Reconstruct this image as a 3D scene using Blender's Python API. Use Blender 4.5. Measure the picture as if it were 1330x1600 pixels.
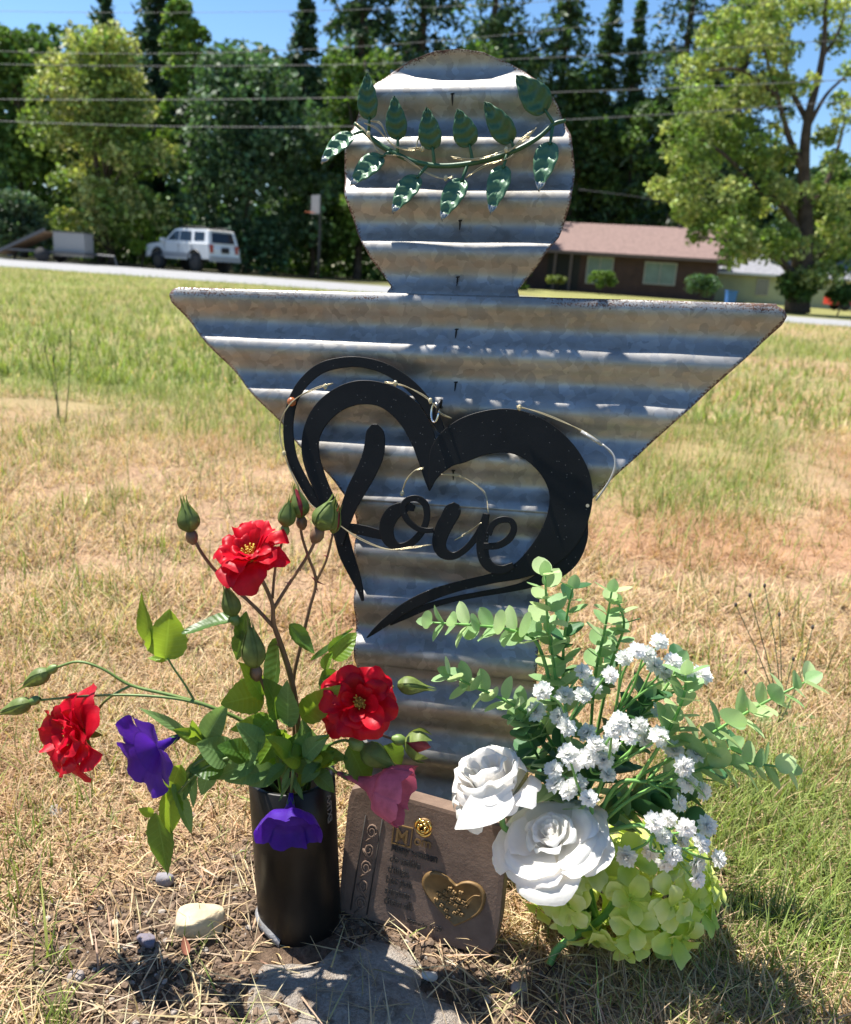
import bpy, math, random
import numpy as np
from mathutils import Vector, Matrix

for o in list(bpy.data.objects):
    bpy.data.objects.remove(o)
SC = bpy.context.scene
COL = SC.collection
rng = np.random.default_rng(7)
random.seed(7)
rad = math.radians

# ------------------------------------------------------------------ camera
F_PX, PITCH, ROLL, CAM_H = 1340.0, rad(15.64), rad(3.9), 0.682
fw = np.array([0, math.cos(PITCH), -math.sin(PITCH)])
_r0 = np.array([1.0, 0, 0]); _u0 = np.array([0, math.sin(PITCH), math.cos(PITCH)])
rt = _r0 * math.cos(ROLL) + _u0 * math.sin(ROLL)
up = _u0 * math.cos(ROLL) - _r0 * math.sin(ROLL)
EYE = np.array([0, 0, CAM_H])
cam = bpy.data.cameras.new('camera')
cam.sensor_fit = 'HORIZONTAL'; cam.sensor_width = 36.0
cam.lens = 36.0 * F_PX / 1330.0
cam.clip_start = 0.02; cam.clip_end = 2000
cam.dof.use_dof = True; cam.dof.focus_distance = 0.86; cam.dof.aperture_fstop = 10.0
camo = bpy.data.objects.new('camera', cam); COL.objects.link(camo)
M = Matrix(((rt[0], up[0], -fw[0], 0), (rt[1], up[1], -fw[1], 0), (rt[2], up[2], -fw[2], CAM_H), (0, 0, 0, 1)))
camo.matrix_world = M
SC.camera = camo
SC.render.resolution_x = 851; SC.render.resolution_y = 1024

# ------------------------------------------------------------------ sun and sky
SUN_EL = rad(65.0)
SUN_H = np.array([-0.86, 0.51]); SUN_H /= np.linalg.norm(SUN_H)
SUN = np.array([SUN_H[0] * math.cos(SUN_EL), SUN_H[1] * math.cos(SUN_EL), math.sin(SUN_EL)])
world = bpy.data.worlds.new('World'); SC.world = world; world.use_nodes = True
wn = world.node_tree.nodes; wl = world.node_tree.links
bg = wn['Background']
sky = wn.new('ShaderNodeTexSky'); sky.sky_type = 'NISHITA'; sky.sun_disc = False
sky.sun_elevation = SUN_EL; sky.sun_rotation = math.atan2(SUN_H[0], SUN_H[1])
sky.air_density = 1.0; sky.dust_density = 0.1; sky.ozone_density = 4.5
hs = wn.new('ShaderNodeHueSaturation'); hs.inputs['Saturation'].default_value = 1.12
wl.new(sky.outputs[0], hs.inputs['Color']); wl.new(hs.outputs[0], bg.inputs[0]); bg.inputs[1].default_value = 0.078
sl = bpy.data.lights.new('sun', 'SUN'); sl.energy = 4.9; sl.angle = rad(0.55); sl.color = (1.0, 0.955, 0.88)
so = bpy.data.objects.new('sun', sl); COL.objects.link(so)
so.rotation_euler = Vector(SUN).to_track_quat('Z', 'Y').to_euler(); so.location = (0, 0, 30)
SC.view_settings.view_transform = 'Standard'; SC.view_settings.look = 'None'
SC.view_settings.gamma = 1.0; SC.view_settings.use_curve_mapping = False
SC.view_settings.exposure = 1.2
SC.render.engine = 'CYCLES'
SC.cycles.max_bounces = 8; SC.cycles.transparent_max_bounces = 8
SC.cycles.caustics_reflective = False; SC.cycles.caustics_refractive = False

# ------------------------------------------------------------------ pixel helpers: a pixel is a direction, the place comes from what it touches
def ray(x, y):
    return fw + rt * (x - 665.0) / F_PX - up * (y - 800.0) / F_PX
def W(x, y, d):                       # at depth d along the view axis
    return EYE + ray(x, y) * d
def G(x, y, z=0.0):                   # on the ground
    r = ray(x, y); return EYE + r * (z - CAM_H) / r[2]
def WY(x, y, Y):                      # on the upright plane world y = Y
    r = ray(x, y); return EYE + r * Y / r[1]
def unit(v):
    v = np.asarray(v, float); return v / (np.linalg.norm(v) + 1e-12)

# ------------------------------------------------------------------ object helpers
def tag(o, label, cat, group=None):
    o['label'] = label; o['category'] = cat
    if group: o['group'] = group
    return o
def kind(o, k):
    o['kind'] = k; return o
def thing(name, label, cat, loc=(0, 0, 0), group=None):
    o = bpy.data.objects.new(name, None); COL.objects.link(o)
    o.location = [float(c) for c in loc]; o.empty_display_size = 0.05
    return tag(o, label, cat, group)
def new_mesh(name, verts, faces, mats, smooth=True, fmat=None, col=None, attrs=None):
    me = bpy.data.meshes.new(name)
    me.from_pydata([tuple(v) for v in verts] if not isinstance(verts, np.ndarray) else verts.tolist(), [], faces if not isinstance(faces, np.ndarray) else faces.tolist())
    for m in (mats if isinstance(mats, (list, tuple)) else [mats]):
        me.materials.append(m)
    if smooth: me.polygons.foreach_set('use_smooth', [True] * len(me.polygons))
    if fmat is not None: me.polygons.foreach_set('material_index', np.asarray(fmat, np.int32))
    if col is not None:
        a = me.color_attributes.new('Col', 'FLOAT_COLOR', 'POINT')
        c = np.ones((len(me.vertices), 4), np.float32); c[:, :3] = col
        a.data.foreach_set('color', c.ravel())
    for k, v in (attrs or {}).items():
        a = me.attributes.new(k, 'FLOAT', 'POINT'); a.data.foreach_set('value', np.asarray(v, np.float32))
    me.update()
    return me
def link(name, me, parent=None, loc=None, M3=None):
    """verts are in world axes; the parent is an unrotated Empty or mesh, so only its offset is taken away"""
    o = bpy.data.objects.new(name, me); COL.objects.link(o)
    if parent is not None:
        o.parent = parent
    if loc is not None:
        base = world_loc(parent) if parent is not None else Vector((0, 0, 0))
        o.location = Vector([float(c) for c in loc]) - base
    elif parent is not None:
        o.location = -world_loc(parent)
    if M3 is not None:
        o.rotation_mode = 'QUATERNION'; o.rotation_quaternion = Matrix(np.asarray(M3).tolist()).to_quaternion()
    return o
def world_loc(o):
    v = Vector(o.location)
    while o.parent is not None:
        o = o.parent; v = v + Vector(o.location)
    return v
def obj(name, verts, faces, mats, parent=None, **k):
    return link(name, new_mesh(name, verts, faces, mats, **k), parent)

class MB:
    def __init__(s): s.v = []; s.f = []; s.m = []; s.n = 0; s.c = []
    def add(s, v, f, m=0, c=None):
        v = np.asarray(v, float)
        s.v.append(v)
        for q in f: s.f.append([i + s.n for i in q]); s.m.append(m)
        s.n += len(v)
        s.c.append(np.tile(np.asarray(c if c is not None else (1, 1, 1), float), (len(v), 1)) if np.ndim(c) < 2 else c)
        return s
    def arr(s): return np.concatenate(s.v), s.f
    def build(s, name, mats, parent=None, smooth=True, usecol=False):
        v, f = s.arr()
        return obj(name, v, f, mats, parent, smooth=smooth, fmat=s.m, col=np.concatenate(s.c) if usecol else None)
    def mesh(s, name, mats, smooth=True, usecol=False):
        v, f = s.arr()
        return new_mesh(name, v, f, mats, smooth=smooth, fmat=s.m, col=np.concatenate(s.c) if usecol else None)

def box(c, s, R=None, off=0.0):
    c = np.asarray(c, float); h = np.asarray(s, float) / 2
    v = np.array([[x, y, z] for x in (-1, 1) for y in (-1, 1) for z in (-1, 1)], float) * h
    if R is not None: v = v @ np.asarray(R).T
    return v + c, [[0, 1, 3, 2], [4, 6, 7, 5], [0, 4, 5, 1], [2, 3, 7, 6], [0, 2, 6, 4], [1, 5, 7, 3]]
def catmull(P, n=6):
    P = np.asarray(P, float)
    if len(P) < 3: 
        t = np.linspace(0, 1, n + 1)[:, None]; return P[0] * (1 - t) + P[1] * t
    Q = np.vstack([2 * P[0] - P[1], P, 2 * P[-1] - P[-2]]); out = []
    for i in range(1, len(Q) - 2):
        p0, p1, p2, p3 = Q[i - 1:i + 3]
        for t in np.arange(n) / n:
            out.append(0.5 * ((2 * p1) + (-p0 + p2) * t + (2 * p0 - 5 * p1 + 4 * p2 - p3) * t * t + (-p0 + 3 * p1 - 3 * p2 + p3) * t ** 3))
    out.append(P[-1]); return np.array(out)
def tube(P, r, seg=6, cap=True, n=5, smooth=True):
    P = np.asarray(P, float); 
    r = np.broadcast_to(np.asarray(r, float), (len(P),)) if np.ndim(r) == 0 or len(np.atleast_1d(r)) == len(P) else np.interp(np.linspace(0, 1, len(P)), np.linspace(0, 1, len(r)), r)
    if smooth and len(P) > 1:
        Q = catmull(np.column_stack([P, r]), n); P, r = Q[:, :3], np.maximum(Q[:, 3], 1e-5)
    T = np.gradient(P, axis=0); T /= np.linalg.norm(T, axis=1)[:, None] + 1e-12
    a = unit(np.cross(T[0], [0.3, 0.2, 1.0])) if abs(unit(T[0])[2]) < .95 else unit(np.cross(T[0], [1, 0, 0]))
    V = []; th = np.arange(seg) * 2 * math.pi / seg
    for i in range(len(P)):
        a = unit(a - T[i] * (a @ T[i])); b = np.cross(T[i], a)
        V.append(P[i] + r[i] * (np.cos(th)[:, None] * a + np.sin(th)[:, None] * b))
    V = np.concatenate(V); F = []
    for i in range(len(P) - 1):
        for j in range(seg):
            k = (j + 1) % seg; F.append([i * seg + j, i * seg + k, (i + 1) * seg + k, (i + 1) * seg + j])
    if cap: F.append(list(range(seg))[::-1]); F.append([(len(P) - 1) * seg + j for j in range(seg)])
    return V, F
def lathe(prof, seg=24, axis=None, closed=False):
    prof = np.asarray(prof, float); th = np.arange(seg) * 2 * math.pi / seg; n = len(prof)
    V = np.array([[r * math.cos(t), r * math.sin(t), z] for r, z in prof for t in th])
    F = [[i * seg + j, i * seg + (j + 1) % seg, (i + 1) * seg + (j + 1) % seg, (i + 1) * seg + j] for i in range(n - 1) for j in range(seg)]
    return V, F
def frame(n, hint=(0, 0, 1)):
    """3x3 with columns x,y,z; z = n"""
    z = unit(n); x = np.cross(hint, z)
    if np.linalg.norm(x) < 1e-4: x = np.cross((1, 0, 0), z)
    x = unit(x); return np.column_stack([x, np.cross(z, x), z])
def ico(level=1):
    t = (1 + 5 ** .5) / 2
    v = [unit(p) for p in [(-1, t, 0), (1, t, 0), (-1, -t, 0), (1, -t, 0), (0, -1, t), (0, 1, t), (0, -1, -t), (0, 1, -t), (t, 0, -1), (t, 0, 1), (-t, 0, -1), (-t, 0, 1)]]
    f = [(0, 11, 5), (0, 5, 1), (0, 1, 7), (0, 7, 10), (0, 10, 11), (1, 5, 9), (5, 11, 4), (11, 10, 2), (10, 7, 6), (7, 1, 8), (3, 9, 4), (3, 4, 2), (3, 2, 6), (3, 6, 8), (3, 8, 9), (4, 9, 5), (2, 4, 11), (6, 2, 10), (8, 6, 7), (9, 8, 1)]
    for _ in range(level):
        mid = {}; nf = []
        def m(a, b):
            k = (min(a, b), max(a, b))
            if k not in mid: mid[k] = len(v); v.append(unit((v[a] + v[b]) / 2))
            return mid[k]
        for a, b, c in f:
            ab, bc, ca = m(a, b), m(b, c), m(c, a); nf += [(a, ab, ca), (b, bc, ab), (c, ca, bc), (ab, bc, ca)]
        f = nf
    return np.array(v), [list(q) for q in f]
# value noise
_perm = np.random.default_rng(3).random((257, 257))
def vnoise(x, y):
    x = np.asarray(x, float); y = np.asarray(y, float)
    xi = np.floor(x).astype(int); yi = np.floor(y).astype(int); fx = x - xi; fy = y - yi
    fx = fx * fx * (3 - 2 * fx); fy = fy * fy * (3 - 2 * fy); a = _perm
    g = lambda i, j: a[i % 256, j % 256]
    return (g(xi, yi) * (1 - fx) + g(xi + 1, yi) * fx) * (1 - fy) + (g(xi, yi + 1) * (1 - fx) + g(xi + 1, yi + 1) * fx) * fy
def fbm(x, y, o=4):
    s = 0; a = .5; t = 0
    for i in range(o):
        s = s + a * vnoise(np.asarray(x) * 2 ** i + 17 * i, np.asarray(y) * 2 ** i + 9 * i); t += a; a *= .5
    return s / t
def sstep(a, b, x):
    t = np.clip((np.asarray(x, float) - a) / (b - a), 0, 1); return t * t * (3 - 2 * t)

# ------------------------------------------------------------------ materials
class NT:
    def __init__(s, name):
        s.m = bpy.data.materials.new(name); s.m.use_nodes = True; s.t = s.m.node_tree; s.n = s.t.nodes; s.l = s.t.links
        s.b = s.n['Principled BSDF']; s.out = s.n['Material Output']
    def new(s, t, **k):
        n = s.n.new(t)
        for a, v in k.items(): setattr(n, a, v)
        return n
    def set(s, **k):
        for a, v in k.items(): s.b.inputs[a.replace('_', ' ')].default_value = v
        return s
    def lk(s, a, b): s.l.new(a, b)
    def coord(s, kind='Object'): return s.new('ShaderNodeTexCoord').outputs[kind]
    def noise(s, scale, detail=4, rough=.55, vec=None):
        n = s.new('ShaderNodeTexNoise'); n.inputs['Scale'].default_value = scale; n.inputs['Detail'].default_value = detail; n.inputs['Roughness'].default_value = rough
        if vec is not None: s.lk(vec, n.inputs['Vector'])
        return n.outputs['Fac']
    def ramp(s, fac, stops):
        r = s.new('ShaderNodeValToRGB'); e = r.color_ramp.elements
        while len(e) < len(stops): e.new(.5)
        for q, (p, c) in zip(e, stops):
            q.position = p; q.color = (*c, 1) if len(c) == 3 else c
        s.lk(fac, r.inputs[0]); return r.outputs[0]
    def mix(s, fac, a, b, mode='MIX'):
        n = s.new('ShaderNodeMix', data_type='RGBA', blend_type=mode)
        for i, v in ((0, fac), (6, a), (7, b)):
            if hasattr(v, 'is_linked') or isinstance(v, bpy.types.NodeSocket): s.lk(v, n.inputs[i])
            else: n.inputs[i].default_value = v if i == 0 else (*v, 1)
        return n.outputs[2]
    def math(s, op, a, b=0.0):
        n = s.new('ShaderNodeMath', operation=op)
        for i, v in ((0, a), (1, b)):
            if isinstance(v, bpy.types.NodeSocket): s.lk(v, n.inputs[i])
            else: n.inputs[i].default_value = v
        return n.outputs[0]
    def bump(s, h, strength=.3, dist=.002):
        n = s.new('ShaderNodeBump'); n.inputs['Strength'].default_value = strength; n.inputs['Distance'].default_value = dist
        s.lk(h, n.inputs['Height']); s.lk(n.outputs[0], s.b.inputs['Normal']); return s
    def translucent(s, colsock, amount):
        t = s.new('ShaderNodeBsdfTranslucent'); mx = s.new('ShaderNodeMixShader'); mx.inputs[0].default_value = amount
        if isinstance(colsock, bpy.types.NodeSocket): s.lk(colsock, t.inputs[0])
        else: t.inputs[0].default_value = (*colsock, 1)
        s.lk(s.b.outputs[0], mx.inputs[1]); s.lk(t.outputs[0], mx.inputs[2]); s.lk(mx.outputs[0], s.out.inputs[0]); return s
def plain(name, col, rough=.6, metal=0.0, var=.25, scale=30, bump=.0, bscale=None, spec=.5):
    t = NT(name); c = t.coord()
    f = t.noise(scale, 5, .6, c)
    lo = tuple(x * (1 - var) for x in col); hi = tuple(min(1, x * (1 + var)) for x in col)
    t.lk(t.ramp(f, [(.3, lo), (.7, hi)]), t.b.inputs['Base Color'])
    t.set(Roughness=rough, Metallic=metal); t.b.inputs['Specular IOR Level'].default_value = spec
    if bump: t.bump(t.noise(bscale or scale * 4, 6, .65, c), bump, .003)
    return t.m
def foliage(name, col, tcol=None, trans=.35, rough=.5, var=.3, scale=40, attr=False, spec=.35, veins=0):
    t = NT(name)
    if attr:
        a = t.new('ShaderNodeAttribute', attribute_name='Col').outputs[0]
        t.lk(a, t.b.inputs['Base Color']); ts = t.mix(1.0, a, tcol or (1.1, 1.15, .6), 'MULTIPLY')
    else:
        f = t.noise(scale, 4, .6, t.coord())
        base = t.ramp(f, [(.3, tuple(x * (1 - var) for x in col)), (.7, tuple(min(1, x * (1 + var)) for x in col))])
        ri = t.new('ShaderNodeObjectInfo').outputs['Random']
        if veins:
            lu = t.new('ShaderNodeAttribute', attribute_name='lu').outputs['Fac']; lv_ = t.new('ShaderNodeAttribute', attribute_name='lv').outputs['Fac']
            au = t.math('ABSOLUTE', lu); sv = t.math('SINE', t.math('MULTIPLY', t.math('SUBTRACT', t.math('MULTIPLY', lv_, 9.0), t.math('MULTIPLY', au, 1.6)), 6.283))
            side = t.math('MULTIPLY', t.math('GREATER_THAN', sv, .86), .45); midr = t.math('LESS_THAN', au, .05)
            vn_ = t.math('MAXIMUM', side, midr)
            base = t.mix(t.math('MULTIPLY', vn_, .45), base, tuple(min(1, x * 1.9 + .03) for x in col))
            t.bump(t.math('ADD', t.math('MULTIPLY', sv, .5), t.noise(300, 3, .6, t.coord())), .25, .0008)
        base = t.mix(1.0, base, t.ramp(ri, [(0, (.82, .85, .8)), (1, (1.15, 1.12, 1.1))]), 'MULTIPLY')
        t.lk(base, t.b.inputs['Base Color'])
        tc = tcol or tuple(min(1, x * 1.5) for x in col); ts = t.mix(1.0, base, tuple(min(1., c / max(k, .02) * 1.0) if k > 0.02 else c for c, k in zip(tc, col)), 'MULTIPLY') if tcol is None else t.mix(.25, tc, base)
    t.set(Roughness=rough); t.b.inputs['Specular IOR Level'].default_value = spec
    return t.translucent(ts, trans).m
# ------------------------------------------------------------------ ground
def soil_mask(x, y):
    d = np.hypot((x + .12) / .27, (y - .68) / .175)
    return np.clip(1 - sstep(.75, 1.25, d + (fbm(x * 9, y * 9) - .5) * .9), 0, 1)
def green_mask(x, y):
    n = fbm(x * .9 + 5, y * .55 + 3, 3); n2 = fbm(x * 3.1, y * 2.2, 3)
    left = sstep(2.1, 4.3, y + (n - .5) * 2.6 + (n2 - .5) * 1.2 - .35 * np.minimum(x, 0) * .3)
    right = sstep(.42, .62, n) * sstep(1.8, 2.8, y) * .52 + .28 * sstep(6, 14, y)
    far = sstep(-.6, .8, x)
    g = left * (1 - far) * (.55 + .5 * n2) + right * far
    g = np.maximum(g, .85 * sstep(24, 30, y))
    near = .62 * sstep(.30, .42, x) * sstep(.7, .78, y) * (1 - sstep(1.05, 1.3, y)) * (.5 + n2)
    return np.clip(np.maximum(g, near), 0, 1)
def gz(x, y):
    w = 1 - sstep(1.0, 2.2, np.hypot(x, y - .75))
    s = soil_mask(x, y)
    return w * ((fbm(x * 28, y * 28, 4) - .5) * (.006 + .016 * s) + (fbm(x * 6, y * 6, 2) - .5) * .014 * (.4 + s)) - .004 * s
def graded(a, b, step, lo, hi):
    core = list(np.arange(a, b, step)); d = step; p = core[-1]
    out = []
    while p < hi: d *= 1.19; p += d; out.append(p)
    d = step; p = core[0]; pre = []
    while p > lo: d *= 1.19; p -= d; pre.append(p)
    return np.array(pre[::-1] + core + out)
gxs = graded(-.62, .72, .008, -420, 420); gys = graded(.5, 1.3, .008, -300, 520)
GX, GY = np.meshgrid(gxs, gys); gxf, gyf = GX.ravel(), GY.ravel()
gv = np.column_stack([gxf, gyf, gz(gxf, gyf)])
nx, ny = len(gxs), len(gys)
idx = np.arange(nx * ny).reshape(ny, nx)
gf = np.stack([idx[:-1, :-1], idx[:-1, 1:], idx[1:, 1:], idx[1:, :-1]], -1).reshape(-1, 4)
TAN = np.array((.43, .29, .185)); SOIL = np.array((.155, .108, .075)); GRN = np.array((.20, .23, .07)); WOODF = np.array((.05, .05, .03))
def ground_col(x, y):
    s = soil_mask(x, y)[:, None]; g = green_mask(x, y)[:, None]; n = fbm(x * 4, y * 4, 3)[:, None]
    pink = sstep(.5, .7, fbm(x * 1.3 + 40, y * 1.3, 2))[:, None]
    c = TAN * (.62 + .65 * n) * (1 - g) + GRN * (.7 + .6 * n) * g
    c = c * (1 - .5 * pink * (1 - g)) + np.array((.42, .22, .12)) * .5 * pink * (1 - g)
    c = c * (1 - s) + SOIL * (.75 + .6 * n) * s
    bk = (1 - sstep(-.25, .35, y))[:, None]; c = c * (1 - bk) + np.array((.13, .135, .065)) * (.7 + .6 * n) * bk  # invented darker green behind the camera, put in to tone the metal's reflections
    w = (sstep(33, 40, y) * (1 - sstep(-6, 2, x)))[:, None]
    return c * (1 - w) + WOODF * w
t = NT('ground_soil_and_thatch')
ga = t.new('ShaderNodeAttribute', attribute_name='Col').outputs[0]
gc = t.coord('Object')
f1 = t.noise(90, 6, .7, gc); f2 = t.noise(420, 4, .7, gc)
gm = t.mix(1.0, ga, t.ramp(f1, [(.3, (.42, .40, .38)), (.7, (1.4, 1.4, 1.4))]), 'MULTIPLY')
gm = t.mix(1.0, gm, t.ramp(f2, [(.3, (.72, .7, .68)), (.7, (1.2, 1.2, 1.2))]), 'MULTIPLY')
t.lk(gm, t.b.inputs['Base Color']); t.set(Roughness=.95); t.b.inputs['Specular IOR Level'].default_value = .1
t.bump(t.math('ADD', f1, f2), .9, .004)
M_ground = t.m
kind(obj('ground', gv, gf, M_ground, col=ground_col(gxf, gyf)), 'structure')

# road
t = NT('asphalt_road'); c = t.coord()
t.lk(t.ramp(t.noise(3, 6, .7, c), [(.3, (.20, .20, .205)), (.7, (.29, .285, .28))]), t.b.inputs['Base Color']); t.set(Roughness=.9)
M_road = t.m
near = np.array([G(-500, 389)[:2], G(0, 419)[:2], G(560, 451.5)[:2], G(1260, 508)[:2]]); farr = np.array([G(-500, 378)[:2], G(0, 405)[:2], G(560, 440)[:2], G(1260, 499)[:2]])
kn = np.polyfit(near[1:, 0], near[1:, 1], 1); kf = np.polyfit(farr[1:, 0], farr[1:, 1], 1)
X = np.linspace(-70, 60, 60)
v = np.array([[x, np.polyval(kn, x) + .25 * (vnoise(x * .6, 0) - .5), .006] for x in X] + [[x, np.polyval(kf, x) + .25 * (vnoise(x * .6, 9) - .5), .006] for x in X])
kind(obj('road', v, [[i, i + 1, 61 + i, 60 + i] for i in range(59)], M_road, smooth=False), 'structure')
ROADK = (kn, kf)

# ------------------------------------------------------------------ grass
M_blade = foliage('grass_blades', None, attr=True, trans=.35, rough=.6, spec=.25)
def blades(name, P, L, wd, lean, az, curl, seg, c0, c1, label, cat):
    n = len(P); ts = np.linspace(0, 1, seg + 1)
    d = np.column_stack([np.cos(az), np.sin(az), np.zeros(n)]); s = np.column_stack([-np.sin(az), np.cos(az), np.zeros(n)])
    tw = rng.normal(0, .5, n)[:, None]; s = s * np.cos(tw) + np.array([0, 0, 1.]) * np.sin(tw) * .6
    ang = lean; pos = P.copy(); V = []; C = []
    for i, tt in enumerate(ts):
        w = wd * (1 - tt ** 1.7) * .5
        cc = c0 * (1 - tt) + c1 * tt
        if i < seg:
            V += [pos - s * w[:, None], pos + s * w[:, None]]; C += [cc, cc]
        else: V += [pos]; C += [cc]
        a = np.minimum(ang + curl * (tt + .5 / seg), 1.75); st = (L / seg)[:, None]
        pos = pos + (d * np.sin(a)[:, None] + np.array([0, 0, 1.]) * np.cos(a)[:, None]) * st
        pos[:, 2] = np.maximum(pos[:, 2], .001 + P[:, 2])
    k = 2 * seg + 1
    V = np.stack(V, 1).reshape(-1, 3); C = np.stack(C, 1).reshape(-1, 3)
    b = (np.arange(n) * k)[:, None]
    tri = []
    for i in range(seg - 1):
        a0 = 2 * i; tri += [[a0, a0 + 1, a0 + 3], [a0, a0 + 3, a0 + 2]]
    tri += [[2 * seg - 2, 2 * seg - 1, 2 * seg]]
    T = (b[:, None, :] + np.array(tri)[None]).reshape(-1, 3)
    me = bpy.data.meshes.new(name)
    me.vertices.add(len(V)); me.vertices.foreach_set('co', V.astype(np.float32).ravel())
    me.loops.add(T.size); me.loops.foreach_set('vertex_index', T.astype(np.int32).ravel())
    me.polygons.add(len(T)); me.polygons.foreach_set('loop_start', np.arange(0, T.size, 3, dtype=np.int32)); me.polygons.foreach_set('loop_total', np.full(len(T), 3, np.int32))
    me.materials.append(M_blade)
    a = me.color_attributes.new('Col', 'FLOAT_COLOR', 'POINT'); cc = np.ones((len(V), 4), np.float32); cc[:, :3] = np.clip(C, 0, 1); a.data.foreach_set('color', cc.ravel())
    me.update(); me.validate()
    o = bpy.data.objects.new(name, me); COL.objects.link(o); tag(o, label, cat); return kind(o, 'stuff')
def scatter(n, y0, y1, pw=1.0, margin=1.15):
    """points on the ground in the wedge in front of the camera, spread beyond the frame"""
    y = y0 + (y1 - y0) * rng.random(n) ** pw
    x = (rng.random(n) * 2 - 1) * (y * .56 + .2) * margin + .03 * y
    return x, y
def on_pad(x, y): return np.hypot((x - PADC[0]) / PADR[0], (y - PADC[1]) / PADR[1]) < .95
PADC = (-.045, .655); PADR = (.108, .095)
def cols(n, base, tip, var, mixm=None, alt=None):
    j = 1 + rng.normal(0, var, (n, 1)); h = rng.normal(0, .05, (n, 3))
    b = np.tile(base, (n, 1)); tp = np.tile(tip, (n, 1))
    if alt is not None:
        b = b * (1 - mixm) + alt[0] * mixm; tp = tp * (1 - mixm) + alt[1] * mixm
    return np.clip(b * j * (1 + h), .01, .9), np.clip(tp * j * (1 + h), .01, .9)
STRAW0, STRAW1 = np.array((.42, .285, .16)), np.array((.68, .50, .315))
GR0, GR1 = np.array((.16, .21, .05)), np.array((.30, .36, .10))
def lawn(name, n, y0, y1, pw, Ls, ws, leans, seg, label, gbias=0.0, thin=None, margin=1.15, lying=.5):
    x, y = scatter(n, y0, y1, pw, margin)
    keep = rng.random(n) > .90 * soil_mask(x, y) ** .7
    keep &= ~on_pad(x, y)
    bare = (np.hypot((x + 1.80) / .34, (y - 3.78) / .10) < 1 + .3 * fbm(x * 5, y * 5)) | (y > np.polyval(kn, x) - .1)
    clump = .5 * fbm(x * 11 + 3, y * 11, 2) + .5 * fbm(x * 3.3, y * 3.3 + 8, 2)
    keep &= ~bare & (rng.random(n) < (.22 if y0 > 1 else .5) + 1.2 * sstep(.36, .62, clump))
    x, y = x[keep], y[keep]; n = len(x)
    g = green_mask(x, y); isg = rng.random(n) < np.clip(g * .85 + gbias * (.4 + fbm(x * 5, y * 5, 2)), 0, 1)
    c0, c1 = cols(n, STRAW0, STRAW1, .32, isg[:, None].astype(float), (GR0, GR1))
    pink = (sstep(.45, .65, fbm(x * 1.3 + 40, y * 1.3, 2)) * (1 - isg))[:, None]
    c0 = c0 * (1 - .6 * pink) + np.array((.38, .20, .11)) * .6 * pink; c1 = c1 * (1 - .6 * pink) + np.array((.56, .33, .19)) * .6 * pink
    L = rng.uniform(*Ls, n) * np.where(isg, 1.1, .9) * (.6 + .9 * clump[keep]); lean = np.abs(rng.normal(leans[0], leans[1], n)) + np.where(isg, -.25, lying * rng.random(n)); lean = np.clip(lean, 0, 1.5)
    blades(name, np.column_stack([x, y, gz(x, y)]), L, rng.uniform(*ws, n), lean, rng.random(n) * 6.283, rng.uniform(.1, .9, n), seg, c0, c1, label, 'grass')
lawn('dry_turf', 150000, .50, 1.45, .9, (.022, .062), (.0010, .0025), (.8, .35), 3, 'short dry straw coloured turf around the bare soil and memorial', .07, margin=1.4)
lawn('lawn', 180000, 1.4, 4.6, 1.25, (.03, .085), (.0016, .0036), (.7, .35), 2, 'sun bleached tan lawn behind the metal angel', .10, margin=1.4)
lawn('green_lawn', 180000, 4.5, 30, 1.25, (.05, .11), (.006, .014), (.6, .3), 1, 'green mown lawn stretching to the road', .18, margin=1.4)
# taller green tufts
def tufts(name, spots, label):
    P = []; L = []; g = []
    for (px, py, k, h, sp, gr) in spots:
        c = G(px, py)
        for i in range(k):
            q = c[:2] + rng.normal(0, sp, 2); P.append([q[0], q[1], gz(q[0], q[1])]); L.append(h * rng.uniform(.5, 1.1)); g.append(gr)
    P = np.array(P); n = len(P); L = np.array(L)
    c0, c1 = cols(n, GR0, GR1, .2)
    blades(name, P, L, L * .028 + .0008, np.clip(np.abs(rng.normal(.25, .25, n)), 0, 1.2), rng.random(n) * 6.28, rng.uniform(.1, .8, n), 3, c0, c1, label, 'grass')
tufts('grass_tufts', [(140, 800, 60, .09, .05, 1), (190, 780, 60, .08, .05, 1), (230, 870, 60, .08, .05, 1), (60, 900, 60, .07, .05, 1), (60, 1010, 60, .06, .05, 1), (150, 930, 60, .07, .05, 1), (420, 790, 40, .06, .06, 1),
    (100, 1600, 26, .045, .008, 1), (85, 1585, 16, .04, .008, 1), (60, 1300, 40, .05, .03, 1), (20, 1350, 40, .05, .03, 1), (40, 1420, 22, .06, .02, 1), (80, 1500, 14, .08, .015, 1), (110, 1270, 20, .05, .02, 1), (300, 1460, 16, .03, .015, 1), (290, 1200, 16, .03, .02, 1), (375, 1610, 8, .05, .004, 1),
    (1290, 1300, 50, .06, .06, 1), (1230, 1240, 40, .05, .05, 1), (1310, 1180, 40, .06, .06, 1), (1200, 1350, 36, .045, .04, 1), (1300, 1430, 60, .05, .04, 1), (1240, 1570, 60, .045, .03, 1), (1130, 1590, 40, .04, .03, 1), (1300, 1590, 50, .05, .03, 1), (1050, 800, 60, .08, .08, 1), (1150, 700, 80, .10, .12, 1), (1250, 780, 80, .09, .1, 1), (950, 950, 40, .05, .06, 1), (1110, 900, 40, .06, .05, 1), (1010, 690, 80, .10, .10, 1), (900, 790, 30, .06, .05, 1), (1080, 980, 30, .05, .05, 1), (1000, 560, 60, .12, .3, 1), (300, 540, 80, .12, .25, 1)], 'upright green grass tufts scattered over the dry turf')
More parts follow.
